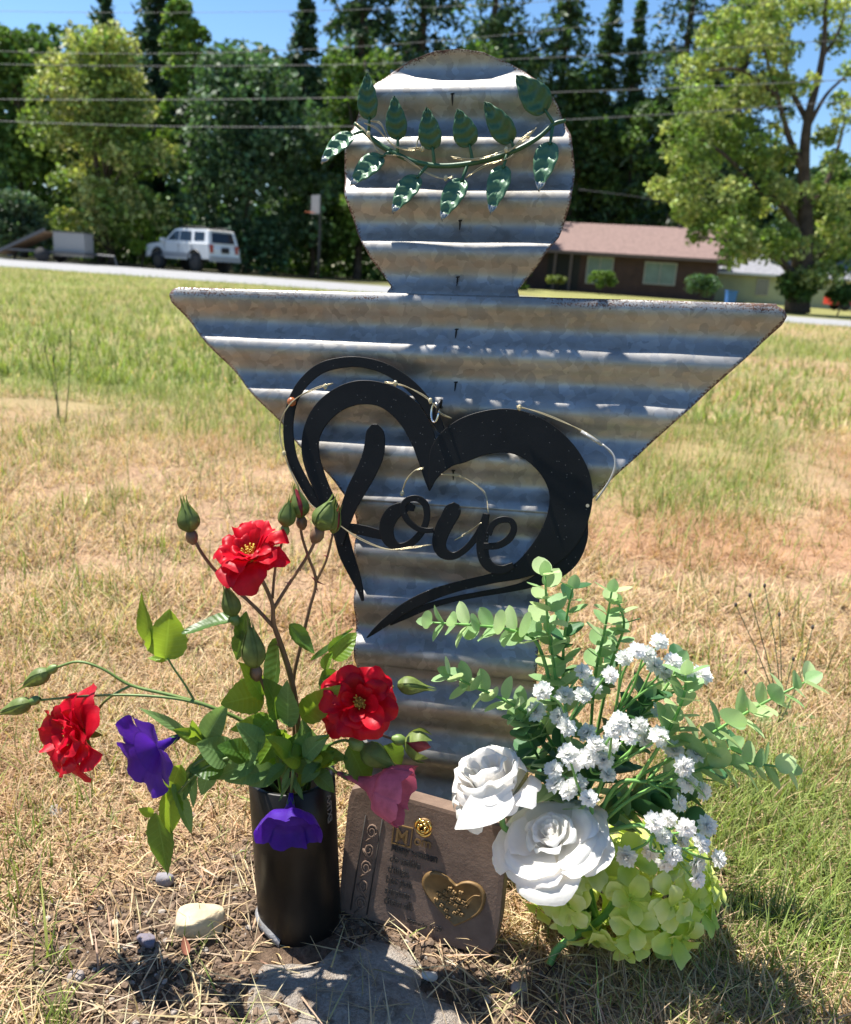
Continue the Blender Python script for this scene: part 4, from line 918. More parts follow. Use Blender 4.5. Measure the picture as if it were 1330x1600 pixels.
fs = fairy('fairy_light_string', 'thin golden fairy light wire looped around the black heart', [
    [(1215, 575, .022), (1265, 500, .030), (1285, 430, .032), (1262, 385, .031), (1215, 350, .028), (1165, 320, .026), (1090, 280, .025), (1000, 245, .025), (920, 228, .024)],
    [(680, 270, .024), (640, 255, .028), (610, 215, .027), (570, 180, .027), (500, 150, .028), (430, 138, .027)], [(240, 140, .024), (180, 160, .026), (110, 190, .028), (65, 235, .026), (42, 300, .022), (50, 380, .022), (90, 480, .024), (140, 570, .026), (200, 625, .027), (260, 665, .028), (340, 715, .028), (440, 755, .027), (530, 752, .025), (605, 738, .022)],
    [(495, 545, .014), (510, 505, .018), (540, 465, .02), (575, 452, .020)], [(640, 478, .020), (700, 485, .014), (760, 510, .012), (805, 550, .014), (815, 620, .024)], [(690, 722, .020), (740, 695, .016), (790, 655, .024)]],
    [(210, 152, .025), (470, 140, .029), (495, 548, .016), (57, 400, .024), (930, 230, .027), (600, 205, .028)], HX)
M_clear = NT('clear_sleeve'); M_clear.b.inputs['Base Color'].default_value = (.8, .8, .78, 1); M_clear.set(Roughness=.15); M_clear.b.inputs['Transmission Weight'].default_value = .6; M_clear = M_clear.m
MB().add(*tube([HX(1238, 368, .030), HX(1160, 318, .027)], .0019, 8, smooth=False)).build('sleeve', M_clear, fs)
MB().add(*tube([HX(1238, 366, .031), HX(1275, 400, .033), HX(1286, 440, .034), HX(1268, 495, .032), HX(1215, 575, .024)], .0012, 7)).build('lead', M_clear, fs)
V, Fq = ico(2); MB().add(V * .0052 + HX(85, 208, .022), Fq).build('amber_bead', plain('amber_bead', (.42, .13, .045), .25), fs)
fairy('fairy_light_string', 'golden fairy light wire wound along the green leaf garland', [
    [(230, 400, .018), (285, 450, .022), (310, 490, .020), (350, 540, .017), (440, 560, .014), (500, 595, .018), (560, 630, .014), (640, 660, .014), (690, 658, .016)], [(270, 400, .02), (330, 430, .02), (380, 480, .018), (440, 515, .018), (545, 520, .016)], [(300, 390, .02), (350, 410, .018), (400, 500, .014), (480, 525, .014), (545, 520, .016), (530, 470, .02), (510, 530, .018)],
    [(680, 560, .018), (740, 575, .02), (830, 570, .02), (920, 530, .02), (985, 515, .022), (1040, 470, .02), (1085, 420, .02)], [(690, 570, .019), (800, 575, .02), (900, 545, .021), (960, 525, .022), (1010, 480, .022), (1070, 440, .02)], [(750, 660, .016), (830, 610, .014), (940, 570, .018), (975, 545, .02)]],
    [(290, 452, .024), (545, 520, .019), (655, 660, .018), (940, 525, .024), (1045, 460, .023)], lambda a, b, w: HP(a, b, w))
# ------------------------------------------------------------------ plaque
M_stone = NT('plaque_stone'); c = M_stone.coord(); f = M_stone.noise(40, 6, .65, c)
M_stone.lk(M_stone.ramp(f, [(.3, (.13, .088, .066)), (.7, (.21, .145, .108))]), M_stone.b.inputs['Base Color']); M_stone.set(Roughness=.85); M_stone.b.inputs['Specular IOR Level'].default_value = .2; M_stone.bump(M_stone.noise(260, 5, .7, c), .3, .002); M_stone = M_stone.m
pl0, pr0 = G(528, 1425), G(765, 1492)
PU = unit(pr0 - pl0); PNh = np.array([PU[1], -PU[0], 0]); PLEAN = rad(12)
PV = np.array([0, 0, 1.]) * math.cos(PLEAN) - PNh * math.sin(PLEAN); PN = PNh * math.cos(PLEAN) + np.array([0, 0, 1.]) * math.sin(PLEAN)
PO = pl0 + [0, 0, .004]
def puv(x, y):
    r = ray(x, y); q = EYE + r * ((PO - EYE) @ PN) / (r @ PN) - PO; return np.array([q @ PU, q @ PV])
def PP(u, v, w=0.): return PO + PU * u + PV * v + PN * w
PLQ = thing('memorial_plaque', 'brown stone memorial plaque with raised gold heart leaning against the angel base', 'plaque', PO)
ol = [(527, 1422), (533, 1350), (543, 1250), (549, 1232), (566, 1228), (600, 1236), (640, 1247), (700, 1264), (760, 1281), (786, 1292), (792, 1306), (790, 1360), (782, 1440), (774, 1480), (762, 1494), (740, 1490), (680, 1473), (600, 1446), (540, 1428)]
O2 = np.array([puv(*p) for p in ol]); n = len(O2); cen = O2.mean(0)
V = []; ring = [(1.0, -.022), (1.0, -.004), (.985, 0.0), (.93, .0005)]
for k, w in ring: V += [PP(*(cen + (p - cen) * k), w) for p in O2]
Fq = [[r_ * n + i, r_ * n + (i + 1) % n, (r_ + 1) * n + (i + 1) % n, (r_ + 1) * n + i] for r_ in range(3) for i in range(n)] + [[3 * n + i for i in range(n)], [i for i in range(n)][::-1]]
obj('slab', np.array(V), Fq, M_stone, PLQ, smooth=False)
M_gold = NT('antique_gold'); c = M_gold.coord(); M_gold.lk(M_gold.ramp(M_gold.noise(90, 4, .6, c), [(.3, (.14, .082, .030)), (.7, (.23, .14, .052))]), M_gold.b.inputs['Base Color']); M_gold.set(Roughness=.55, Metallic=.3); M_gold = M_gold.m
M_ink = plain('dark_inlay', (.03, .024, .02), .8); M_ggold = NT('polished_gold'); M_ggold.b.inputs['Base Color'].default_value = (.85, .55, .16, 1); M_ggold.set(Roughness=.18, Metallic=1.0); M_ggold = M_ggold.m
def text(body, u, v, size, mat_, name, w=.0012, ext=.0004, bold=.0, rotv=0.0, shear=0.0, sx=1.0):
    cu = bpy.data.curves.new('lettering', 'FONT'); cu.body = body; cu.size = size; cu.extrude = ext; cu.offset = bold; cu.shear = shear
    tmp = bpy.data.objects.new('tmp', cu); COL.objects.link(tmp); dg = bpy.context.evaluated_depsgraph_get()
    me = bpy.data.meshes.new_from_object(tmp.evaluated_get(dg)); co = np.empty(len(me.vertices) * 3); me.vertices.foreach_get('co', co); co = co.reshape(-1, 3); co[:, 0] *= sx
    fs_ = [list(p.vertices) for p in me.polygons]; bpy.data.objects.remove(tmp); bpy.data.meshes.remove(me)
    return co, fs_
def ptext(body, px, py, size, mat_, name, slope=0.0, bold=.00012, sx=1.0, w=.0014):
    co, f_ = text(body, 0, 0, size, mat_, name, bold=bold, sx=sx); o_ = puv(px, py)
    obj(name, np.array([PP(o_[0] + x * math.cos(slope) - y * math.sin(slope), o_[1] + x * math.sin(slope) + y * math.cos(slope), w + z) for x, y, z in co]), f_, mat_, PLQ, smooth=False)
def psl(a, b): p, q = puv(*a), puv(*b); return math.atan2(q[1] - p[1], q[0] - p[0])
SLP = psl((612, 1328), (683, 1348))
KP = .9 / F_PX
# boxed initial and the rest of the heading
q0 = puv(613, 1316); sz = 31 * KP
co, f_ = text('M', 0, 0, sz * 1.02, None, '', bold=.0002)
obj('heading_letter', np.array([PP(q0[0] + sz * .12 + x * .92, q0[1] + sz * .13 + x * SLP * 0 + y, .0022 + z) for x, y, z in co]), f_, M_gold, PLQ, smooth=False)
mb = MB(); Rp = np.column_stack([PU, PV, PN])
for (cu_, cv_, w_, h_) in [(.5, 0, 1.06, .06), (.5, 1, 1.06, .06), (0, .5, .06, .94), (1, .5, .06, .94)]: mb.add(*box(PP(q0[0] + sz * cu_, q0[1] + sz * cv_, .0012), (sz * w_, sz * h_, .0022), Rp))
mb.build('heading_frame', M_gold, PLQ, smooth=False)
ptext('om', 647, 1318, 22 * KP, M_gold, 'heading_letter', SLP * .3, bold=.0002, w=.002)
for i, (s, x, y) in enumerate([('Many women', 611, 1328), ('do noble', 609, 1345), ('things,', 606, 1361), ('but you', 603, 1377), ('surpass', 601, 1394), ('them all.', 600, 1410)]):
    ptext(s, x, y, 17.5 * KP, M_ink, 'verse_line', SLP * .6, sx=.82, bold=.00025)
ptext('Proverbs 31:29', 636, 1440, 10.5 * KP, M_ink, 'verse_line', SLP * .7, bold=.0001, sx=.9)
# scroll border
mb = MB(); top_, bot_ = puv(584, 1285), puv(561, 1425)
for i in range(5):
    c_ = top_ + (bot_ - top_) * (i + .5) / 5
    sp_ = [PP(c_[0] + (.0062 - .0048 * k_ / 20) * math.cos(k_ * .55 + i * 3.14), c_[1] + (.0085 - .0066 * k_ / 20) * math.sin(k_ * .55 + i * 3.14), .0012) for k_ in range(20)]
    mb.add(*tube(sp_, .0011, 5, n=1)); mb.add(*tube([sp_[0], PP(c_[0] - .005 * (-1) ** i, c_[1] - .012, .0012)], .0011, 5, smooth=False))
SCR = mb.build('scroll_border', M_stone, PLQ)
for dx in (-.0095, .0095): MB().add(*tube([PP(top_[0] + dx, top_[1] + .006, .0008), PP(bot_[0] + dx, bot_[1], .0008)], .0008, 5, smooth=False)).build('border_line', M_ink, PLQ)
# gold heart with embossed flowers
hp_ = [(711, 1446), (690, 1424), (668, 1398), (660, 1380), (664, 1366), (677, 1360), (693, 1364), (707, 1375), (714, 1381), (722, 1377), (735, 1376), (750, 1382), (759, 1396), (758, 1412), (750, 1426), (732, 1437)]
H2 = np.array([puv(*p) for p in hp_]); H2 = catmull(np.vstack([H2, H2[:1]]), 3)[:-1]; nh = len(H2); hcn = puv(712, 1408)
V = []; 
for k, w in [(1, .0004), (1, .0022), (.95, .0036), (.90, .0036), (.87, .0028)]: V += [PP(*(hcn + (p - hcn) * k), w) for p in H2]
V.append(PP(*hcn, .0032))
Fq = [[r_ * nh + i, r_ * nh + (i + 1) % nh, (r_ + 1) * nh + (i + 1) % nh, (r_ + 1) * nh + i] for r_ in range(4) for i in range(nh)] + [[4 * nh + i, 4 * nh + (i + 1) % nh, 5 * nh] for i in range(nh)]
GH = obj('gold_heart', np.array(V), Fq, M_gold, PLQ)
r2 = np.random.default_rng(5)
sprig = [(705, 1386), (711, 1392), (713, 1399), (722, 1392), (718, 1404), (726, 1407), (714, 1412), (718, 1420), (722, 1426), (712, 1424), (703, 1408), (694, 1400), (688, 1394), (683, 1403), (692, 1412), (699, 1420), (702, 1430), (729, 1413), (697, 1391), (708, 1403)]
for (x, y) in sprig:
    p = puv(x, y); V, Fq = ico(1); mb = MB()
    for k in range(4):
        a = k * 1.57 + r2.random(); mb.add(V * np.array([.0017, .0017, .0013]) @ np.eye(3) + PP(p[0] + .0014 * math.cos(a), p[1] + .0014 * math.sin(a), .0040), Fq)
    mb.build('embossed_flower', M_gold, GH)
MB().add(*tube([PP(*puv(686, 1400), .0036), PP(*puv(704, 1402), .0042), PP(*puv(722, 1412), .0042), PP(*puv(740, 1398), .0038), PP(*puv(752, 1398), .0034)], .0007, 5)).build('embossed_stem', M_gold, GH)
# gilded rose on the top edge
gr_ = PP(*puv(665, 1288), .004); g = thing('gilt_rose_ornament', 'small shiny gold rosette stuck on top of the stone plaque', 'ornament', gr_)
mb = MB()
for k in range(11):
    a = k * 2.4; r_ = .0025 + .0007 * k; P_ = [gr_ + PU * (r_ * math.cos(a + q)) + PV * (r_ * math.sin(a + q)) + PN * (.009 - r_ * .55) for q in np.linspace(-.8, .8, 5)]
    mb.add(*tube(P_, [.0006, .0015, .0017, .0015, .0006], 6, n=2))
mb.build('rosette', M_ggold, g)
V, Fq = ico(2); MB().add((V * np.array([.0085, .0085, .003])) @ np.column_stack([PU, PV, PN]).T + gr_, Fq).build('rosette_base', M_gold, g)
# ------------------------------------------------------------------ black pipe vase
PR = .0445
pb = G(458, 1478); pb = pb + np.array([0, PR, 0]); pt = WY(456, 1206, pb[1] + .004); PAX = unit(pt - pb); PH = np.linalg.norm(pt - pb)
t = NT('black_abs_plastic'); c = t.coord(); f = t.noise(18, 6, .7, c); du = t.noise(160, 5, .7, c)
t.lk(t.mix(1., t.ramp(f, [(.35, (.006, .0055, .005)), (.7, (.011, .010, .009))]), t.ramp(du, [(.55, (1, 1, 1)), (.8, (1.9, 1.8, 1.7))]), 'MULTIPLY'), t.b.inputs['Base Color'])
t.lk(t.ramp(f, [(.3, (.28,) * 3), (.7, (.46,) * 3)]), t.b.inputs['Roughness']); t.b.inputs['Specular IOR Level'].default_value = .28; t.bump(t.noise(40, 4, .6, c), .05, .002); M_abs = t.m
VASE = thing('pipe_vase', 'black plastic pipe stood upright as a flower vase', 'vase', pb)
RP = frame(PAX, (0, 1, 0))
V, Fq = lathe([(PR * .97, -.012), (PR, -.006), (PR, .05), (PR, .1), (PR, PH - .001), (PR - .0015, PH), (PR - .0045, PH), (PR - .006, PH - .002), (PR - .006, .02), (0.0001, .02)], 48)
MB().add(V @ RP.T + pb, Fq).build('pipe', M_abs, VASE)
V, Fq = lathe([(PR * 1.003, .0), (PR * 1.06, .001), (PR * 1.07, .006), (PR * 1.002, .010)], 40); k = (np.arctan2(V[:, 1], V[:, 0]))
V = V.copy(); V[:, 2] += .004 * (fbm(np.cos(k) * 3 + 4, np.sin(k) * 3, 2) - .5) - .014 * sstep(-.75, .0, V[:, 0] / PR)
Vw = V @ RP.T; Fq = [f_ for f_ in Fq if Vw[f_, 0].mean() < -.35 * PR and Vw[f_, 1].mean() < .25 * PR]
MB().add(Vw + pb + [0, 0, .004], Fq).build('cement_collar', plain('grey_cement', (.30, .29, .285), .95, var=.4, scale=60, bump=.5), VASE)
# faint stencilled lettering running down the pipe
co, f_ = text('EXTRA', 0, 0, .011, None, '', bold=.0002); d0 = unit(W(515, 1300, .85) - (pb + PAX * .1)); 
a0 = math.atan2((G(600, 1500) - pb) @ RP[:, 1], (G(600, 1500) - pb) @ RP[:, 0])
M_sten = plain('faint_grey_ink', (.16, .155, .15), .7)
def pipe_text(body, z0, size):
    co, f_ = text(body, 0, 0, size, None, '', bold=.00015); P_ = []
    for x, y, z in co:
        a = a0 + y / PR; r_ = PR + .0005 + z; P_.append(pb + RP @ np.array([r_ * math.cos(a), r_ * math.sin(a), z0 + x]))
    obj('stencil', np.array(P_), f_, M_sten, VASE, smooth=False)
pipe_text('EXTRA', .128, .0105)
# ------------------------------------------------------------------ petals and buds
def petal(C, R3, az, ha, prof, nu=6, nv=7, edge=.0, ruf=.0, ph=0.0, notch=.12, sc=1.0):
    pr = np.array(prof) * sc; pt_ = np.linspace(0, 1, len(pr)); V = []
    for i in range(nv + 1):
        for j in range(nu + 1):
            u = j / nu * 2 - 1; t_ = i / nv; te = t_ * (1 - .40 * abs(u) ** 3.2 * t_) - notch * .3 * math.exp(-(u / .25) ** 2) * (t_ > .95)
            r = np.interp(te, pt_, pr[:, 0]); z = np.interp(te, pt_, pr[:, 1])
            th = az + u * ha * (.50 + .5 * math.sin(math.pi * min(.62, .12 + .5 * t_)))
            z += sc * (edge * u * u * t_ + ruf * math.sin(5 * u + ph) * t_ ** 2 + ruf * .6 * math.sin(9 * u + 2 * ph) * t_ ** 3); r += sc * ruf * .7 * math.cos(4 * u + ph * 1.7) * t_ ** 2
            V.append([r * math.cos(th), r * math.sin(th), z])
    n = nu + 1
    return np.array(V) @ R3.T + C, [[i * n + j, i * n + j + 1, (i + 1) * n + j + 1, (i + 1) * n + j] for i in range(nv) for j in range(nu)]
def arc(r0, R, z1, z2, curl=0.0, n=6):
    """profile from the heart outwards: rises to z1, ends at radius R and height z2, tip curling"""
    t_ = np.linspace(0, 1, n); r = r0 + (R - r0) * t_ ** .9; z = z1 * np.sin(t_ * math.pi * .6) / math.sin(math.pi * .6) + (z2 - z1) * t_ ** 3
    r = r - 0; z = z - curl * np.maximum(0, t_ - .75) ** 1.3 * 4; return np.column_stack([r, z])
M_redp = foliage('red_petal', (.52, .004, .018), (.85, .012, .05), .42, .45, .28, 70, spec=.3)
M_whitep = foliage('white_silk_petal', (.86, .845, .83), (.90, .87, .84), .42, .6, .05, 50, spec=.15)
t = NT('lime_silk_petal'); ln = t.new('ShaderNodeVectorMath', operation='LENGTH'); oc = t.coord(); t.lk(oc, ln.inputs[0])
rr_ = t.math('DIVIDE', ln.outputs['Value'], .024); gb = t.ramp(t.math('ADD', t.math('MULTIPLY', rr_, .8), t.math('MULTIPLY', t.noise(120, 4, .6, oc), .3)), [(.1, (.42, .58, .07)), (.55, (.66, .74, .17)), (1, (.82, .86, .40))])
gb = t.mix(1., gb, t.ramp(t.new('ShaderNodeObjectInfo').outputs['Random'], [(0, (.72, .86, .55)), (.5, (1, 1, .9)), (1, (1.1, 1.05, 1.25))]), 'MULTIPLY')
t.lk(gb, t.b.inputs['Base Color']); t.set(Roughness=.6); t.b.inputs['Specular IOR Level'].default_value = .15; t.bump(t.noise(220, 4, .6, oc), .3, .001); M_greenp = t.translucent(gb, .45).m
M_purp = foliage('violet_petal', (.055, .012, .27), (.15, .03, .62), .3, .5, .25, 80, spec=.25)
M_pinkp = foliage('dusty_pink_petal', (.46, .13, .20), (.62, .10, .20), .32, .55, .30, 80, spec=.2)
M_leafd = foliage('rose_leaf', (.060, .135, .024), (.28, .46, .03), .45, .38, .30, 55, spec=.45, veins=1)
M_leafl = foliage('young_rose_leaf', (.15, .27, .03), (.45, .62, .04), .5, .4, .25, 55, spec=.4, veins=1)
M_leafp = foliage('petunia_leaf', (.14, .24, .08), (.30, .48, .10), .38, .6, .2, 60, spec=.25, veins=1); M_leafq = foliage('petunia_sepal', (.14, .24, .08), (.30, .48, .10), .38, .6, .2, 60)
M_stemg = plain('green_stem', (.13, .20, .045), .5, var=.2, scale=60); M_stemr = plain('reddish_stem', (.15, .085, .045), .5, var=.35, scale=40); M_thorn = plain('thorn', (.25, .06, .05), .5)
M_budg = foliage('bud_sepal', (.14, .19, .05), (.28, .36, .06), .25, .5, .35, 90); M_budr = foliage('bud_red', (.22, .02, .03), (.4, .02, .03), .2, .5, .3, 80)
M_yel = plain('stamen_yellow', (.55, .36, .05), .7, var=.4, scale=300)
def crease(m, sc=160, st=.25, d=.0012):
    nt = m.node_tree; b = nt.nodes['Principled BSDF']; n = nt.nodes.new('ShaderNodeTexNoise'); n.inputs['Scale'].default_value = sc; n.inputs['Detail'].default_value = 5
    c = nt.nodes.new('ShaderNodeTexCoord'); nt.links.new(c.outputs['Object'], n.inputs['Vector']); bp_ = nt.nodes.new('ShaderNodeBump'); bp_.inputs['Strength'].default_value = st; bp_.inputs['Distance'].default_value = d
    nt.links.new(n.outputs['Fac'], bp_.inputs['Height']); nt.links.new(bp_.outputs[0], b.inputs['Normal'])
for m_ in (M_redp, M_purp, M_pinkp): crease(m_, 160, .4)
crease(M_whitep, 120, .38, .002)
def view_n(dx, dy, dz):
    """direction: dx right, dy up in the picture, dz towards the camera"""
    return unit(rt * dx + up * dy - fw * dz)
def red_rose(parent, C, n_, sc, seed, open_=1.0, stam=True):
    r = np.random.default_rng(seed); R3 = frame(n_, (.1, .2, 1))
    core = MB(); V, Fq = ico(1); core.add((V * np.array([.0055, .0055, .004]) * sc) @ R3.T + C + n_ * .004 * sc, Fq)
    for k in range(26):
        a = r.random() * 6.28; q = r.uniform(.002, .008) * sc; p0 = C + n_ * .004 * sc; d_ = R3 @ np.array([math.cos(a) * q, math.sin(a) * q, r.uniform(.008, .013) * sc])
        core.add(*tube([p0, p0 + d_ * .6, p0 + d_], [.0003, .0003, .0008], 4, n=2))
    BL = core.build('bloom', M_yel, parent)
    layers = [(6, .0375, .010 * open_, .003, .62, .0035, .004), (6, .0335, .017, .015, .60, .004, .0035), (5, .027, .020, .022, .62, .004, .003), (4, .0165, .018, .021, .7, .002, .002)]
    off = r.random() * 6
    for li, (k, R_, z1, z2, ha, ed, rf_) in enumerate(layers):
        for j in range(k):
            az = off + li * .5 + j * 6.283 / k + r.normal(0, .12)
            s_ = sc * r.uniform(.88, 1.1)
            V, Fq = petal(C, R3, az, ha * r.uniform(.9, 1.15), arc(.002, R_, z1 * r.uniform(.7, 1.3), z2 + r.normal(0, .004), .004 * r.random()), 10, 9, ed * r.uniform(-.6, 1), rf_ * r.uniform(.5, 1.1), r.random() * 6, .10, s_)
            obj('petal', V, Fq, M_redp, BL)
    for j in range(5):
        az = j * 1.2566 + off; d_ = R3 @ np.array([math.cos(az), math.sin(az), -.35]); V, Fq = leaf_mesh(C - n_ * .002, C + d_ * .018 * sc, .006 * sc, n_, .3, nu=4, nv=6)
        obj('sepal', V, Fq, M_budg, BL)
    return BL
def bud(parent, base, tip, r, seed, red=.0, hip=True, openb=False, dark=False):
    base = np.asarray(base); tip = np.asarray(tip); a = unit(tip - base); L = np.linalg.norm(tip - base); R3 = frame(a, (.3, .4, .5)); q = np.random.default_rng(seed)
    body = lathe([(r * .25, 0), (r * .8, L * .10), (r, L * .24), (r * .92, L * .38), (r * .6, L * .55), (r * .28, L * .70), (.0002, L * .80)], 12)
    B = MB().add(body[0] @ R3.T + base, body[1]).build('bud', M_budr if (red > .5) else M_budg, parent)
    for k in range(5):
        az = k * 1.2566 + q.random() * .3; flare = 1.0 if not openb else 2.2; tipr = r * q.uniform(.1, .5) if not openb else r * q.uniform(1.2, 2.2)
        pr = [(r * .3, -.0004), (r * .86, L * .10), (r * 1.06, L * .24), (r * .98, L * .38), (r * .66, L * .56), (max(r * .3, tipr * .6), L * .75), (tipr, L * (1.0 if not openb else .7))] if not openb else [(r * .3, 0), (r * .9, L * .08), (r * 1.3, L * .2), (r * 1.7, L * .4), (tipr, L * .75)]
        V = []; nv = 10
        pr = np.array(pr)
        for i in range(nv + 1):
            t_ = i / nv; rr_ = np.interp(t_, np.linspace(0, 1, len(pr)), pr[:, 0]); zz_ = np.interp(t_, np.linspace(0, 1, len(pr)), pr[:, 1]); ha = .66 * (1 - t_) ** .55 + .03
            for u in (-1, 0, 1): V.append([rr_ * math.cos(az + u * ha), rr_ * math.sin(az + u * ha), zz_])
        Fq = [[3 * i + j, 3 * i + j + 1, 3 * i + j + 4, 3 * i + j + 3] for i in range(nv) for j in range(2)]
        obj('sepal', np.array(V) @ R3.T + base, Fq, M_budg if q.random() > red * .25 else M_budr, B)
    if hip:
        h_ = lathe([(r * .18, -r * 1.3), (r * .5, -r * .9), (r * .58, -r * .5), (r * .45, -r * .1), (r * .3, 0.02 * L)], 10); MB().add(h_[0] @ R3.T + base, h_[1]).build('hip', M_stemr if dark else M_stemg, B)
    return B
PXK = lambda Y: (Y * .963 + .12) / F_PX                                       # metres per pixel roughly at world depth Y
def st(parent, pts, r, mat_, name='stem', seg=7):
    return MB().add(*tube([WY(*p) for p in pts], [x * 1.0 for x in r], seg)).build(name, mat_, parent)
def lf(parent, b, tp_, wpx, Yb, Yt, mat_, n_=None, fold=.3, bend=.0, serr=.035, wav=.025, name='leaf'):
    B, T_ = WY(*b, Yb), WY(*tp_, Yt); nn = n_ if n_ is not None else view_n(rng.normal(0, .3), .5 + rng.normal(0, .25), .8)
    V, Fq = leaf_mesh(B, T_, wpx * PXK(Yb), nn, fold, bend, 0, serr, 6, 14, wav, .78, rng.random() * 6)
    return obj(name, V, Fq, mat_, parent, attrs=leaf_attrs(6, 14))
def thorns(parent, pts):
    for (x, y, Y, dx, dy) in pts:
        p = WY(x, y, Y); q = WY(x + dx, y + dy, Y - .002); MB().add(*tube([p, q], [.0013, .0001], 5, smooth=False)).build('thorn', M_thorn, parent)
def bud_px(parent, b, tp_, rpx, Y, seed, **k): return bud(parent, WY(*b, Y), WY(*tp_, Y), rpx * PXK(Y), seed, **k)
mouth = pb + PAX * PH * .55
YV = float(pb[1])
def root_pt(): return (460 + rng.normal(0, 10), 1235, YV + rng.normal(0, .01))
# tall rose with buds
R1 = thing('rose_stem', 'tall red rose with its open bloom and pointed buds rising from the pipe', 'rose', mouth, 'cut roses in the pipe vase')
st(R1, [(466, 1300, YV), (468, 1200, YV), (465, 1120, YV - .003), (455, 1060, YV - .006), (440, 1010, YV - .009), (428, 975, YV - .012), (426, 945, YV - .014), (414, 915, YV - .016), (400, 888, YV - .018)], [.0034, .0034, .0032, .003, .0028, .0024, .0021, .0019, .0018], M_stemr)
st(R1, [(430, 982, YV - .011), (395, 945, YV - .014), (345, 900, YV - .017), (318, 868, YV - .018), (300, 836, YV - .018)], [.0020, .0018, .0017, .0016, .0015], M_stemr)
st(R1, [(427, 952, YV - .013), (450, 915, YV - .008), (480, 870, YV - .004), (494, 842, YV - .002), (500, 828, YV)], [.0019, .0017, .0016, .0015, .0014], M_stemr)
st(R1, [(426, 935, YV - .013), (430, 890, YV - .008), (440, 850, YV - .004), (446, 826, YV - .002)], [.0015, .0013, .0013, .0012], M_stemr)
red_rose(R1, WY(394, 876, YV - .02), view_n(-.12, .84, .65), 1.03, 3)
bud_px(R1, (298, 830), (286, 772), 16, YV - .018, 1, red=.45, dark=True); bud_px(R1, (446, 822), (454, 772), 13, YV - .002, 2, red=.5); bud_px(R1, (500, 826), (526, 770), 19, YV, 3, red=.1, dark=True)
thorns(R1, [(455, 912, YV - .008, -10, -2), (478, 872, YV - .004, 3, -12), (470, 890, YV - .005, -9, 3), (412, 960, YV - .013, 2, 9), (440, 1010, YV - .009, -10, -4), (362, 915, YV - .016, 3, 9)])
lf(R1, (436, 995), (430, 1000 + 95), 44, YV, YV - .01, M_leafd, fold=.45, bend=.1); lf(R1, (452, 975), (486, 1022), 26, YV - .01, YV - .012, M_leafd, fold=.6, bend=.3)
# slender stem with two buds
R2 = thing('rose_stem', 'slender reddish rose stem forking into two closed buds before the heart', 'rose', mouth, 'cut roses in the pipe vase')
st(R2, [(455, 1300, YV + .01), (460, 1150, YV + .008), (458, 1068, YV + .006), (472, 1000, YV + .008), (484, 950, YV + .01), (494, 908, YV + .012), (482, 870, YV + .012), (472, 838, YV + .012), (470, 820, YV + .012)], [.0024, .0022, .002, .0018, .0017, .0016, .0015, .0014, .0014], M_stemr)
st(R2, [(494, 908, YV + .012), (508, 880, YV + .012), (514, 860, YV + .012), (520, 834, YV + .012)], [.0015, .0013, .0013, .0012], M_stemr)
bud_px(R2, (470, 808), (460, 752), 15, YV + .012, 4, red=.55, dark=True); bud_px(R2, (520, 832), (532, 786), 9, YV + .012, 5, red=.6, hip=False)
thorns(R2, [(494, 908, YV + .012, 14, 6), (494, 908, YV + .012, -8, -8), (513, 870, YV + .012, -8, -3), (492, 915, YV + .012, 6, 10)])
lf(R2, (486, 1032), (552, 1000 - 18), 10, YV + .01, YV + .02, M_leafd)
lf(R2, (520, 1030), (556, 988), 38, YV + .01, YV + .02, M_leafl, fold=.5, bend=-.15, n_=view_n(.3, .6, .6)); lf(R2, (505, 1045), (520, 1018), 20, YV + .01, YV + .01, M_leafl)
lf(R2, (508, 1045), (528, 1085), 30, YV + .01, YV + .01, M_leafd)
# left arching rose
R3_ = thing('rose_stem', 'red rose drooping sideways with two green buds on arching stems', 'rose', mouth, 'cut roses in the pipe vase')
YL_ = YV - .02
st(R3_, [(450, 1290, YV), (430, 1190, YV - .01), (390, 1135, YV - .015), (330, 1105, YL_), (270, 1087, YL_), (205, 1071, YL_), (160, 1045, YL_), (122, 1034, YL_), (88, 1043, YL_)], [.0026, .0025, .0023, .002, .0018, .0016, .0014, .0013, .0013], M_stemg)
st(R3_, [(318, 1101, YL_), (270, 1091, YL_ - .004), (200, 1086, YL_ - .006), (130, 1088, YL_ - .006), (64, 1094, YL_ - .006)], [.0015, .0014, .0013, .0012, .0012], M_stemg)
st(R3_, [(205, 1071, YL_), (180, 1084, YL_ - .003), (160, 1100, YL_ - .006), (148, 1122, YL_ - .009)], [.0014, .0014, .0013, .0013], M_stemg)
red_rose(R3_, WY(132, 1146, YL_ - .012), view_n(-.66, .10, .74), 1.22, 15)
bud_px(R3_, (76, 1049), (25, 1078), 13, YL_, 6); bud_px(R3_, (48, 1097), (-12, 1118), 13, YL_ - .006, 7)
st(R3_, [(305, 1097, YL_), (288, 1068, YL_), (272, 1045, YL_), (262, 1028, YL_)], [.0012, .0011, .001, .001], M_stemg)
lf(R3_, (236, 1008), (222, 925), 34, YL_, YL_, M_leafl, n_=view_n(-.5, .2, .8), fold=.35); lf(R3_, (258, 1030), (266, 952), 62, YL_, YL_ + .004, M_leafl, n_=view_n(.2, .1, 1), fold=.2, wav=.05); lf(R3_, (262, 1032), (230, 1028), 12, YL_, YL_, M_leafl)
lf(R3_, (368, 968), (284, 990), 42, YL_, YL_ - .01, M_leafd, n_=view_n(0, .9, .35), fold=.35)
st(R3_, [(398, 1090, YV - .015), (392, 1045, YV - .016), (378, 1000, YV - .018), (366, 968, YV - .02)], [.0015, .0014, .0012, .0012], M_stemg)
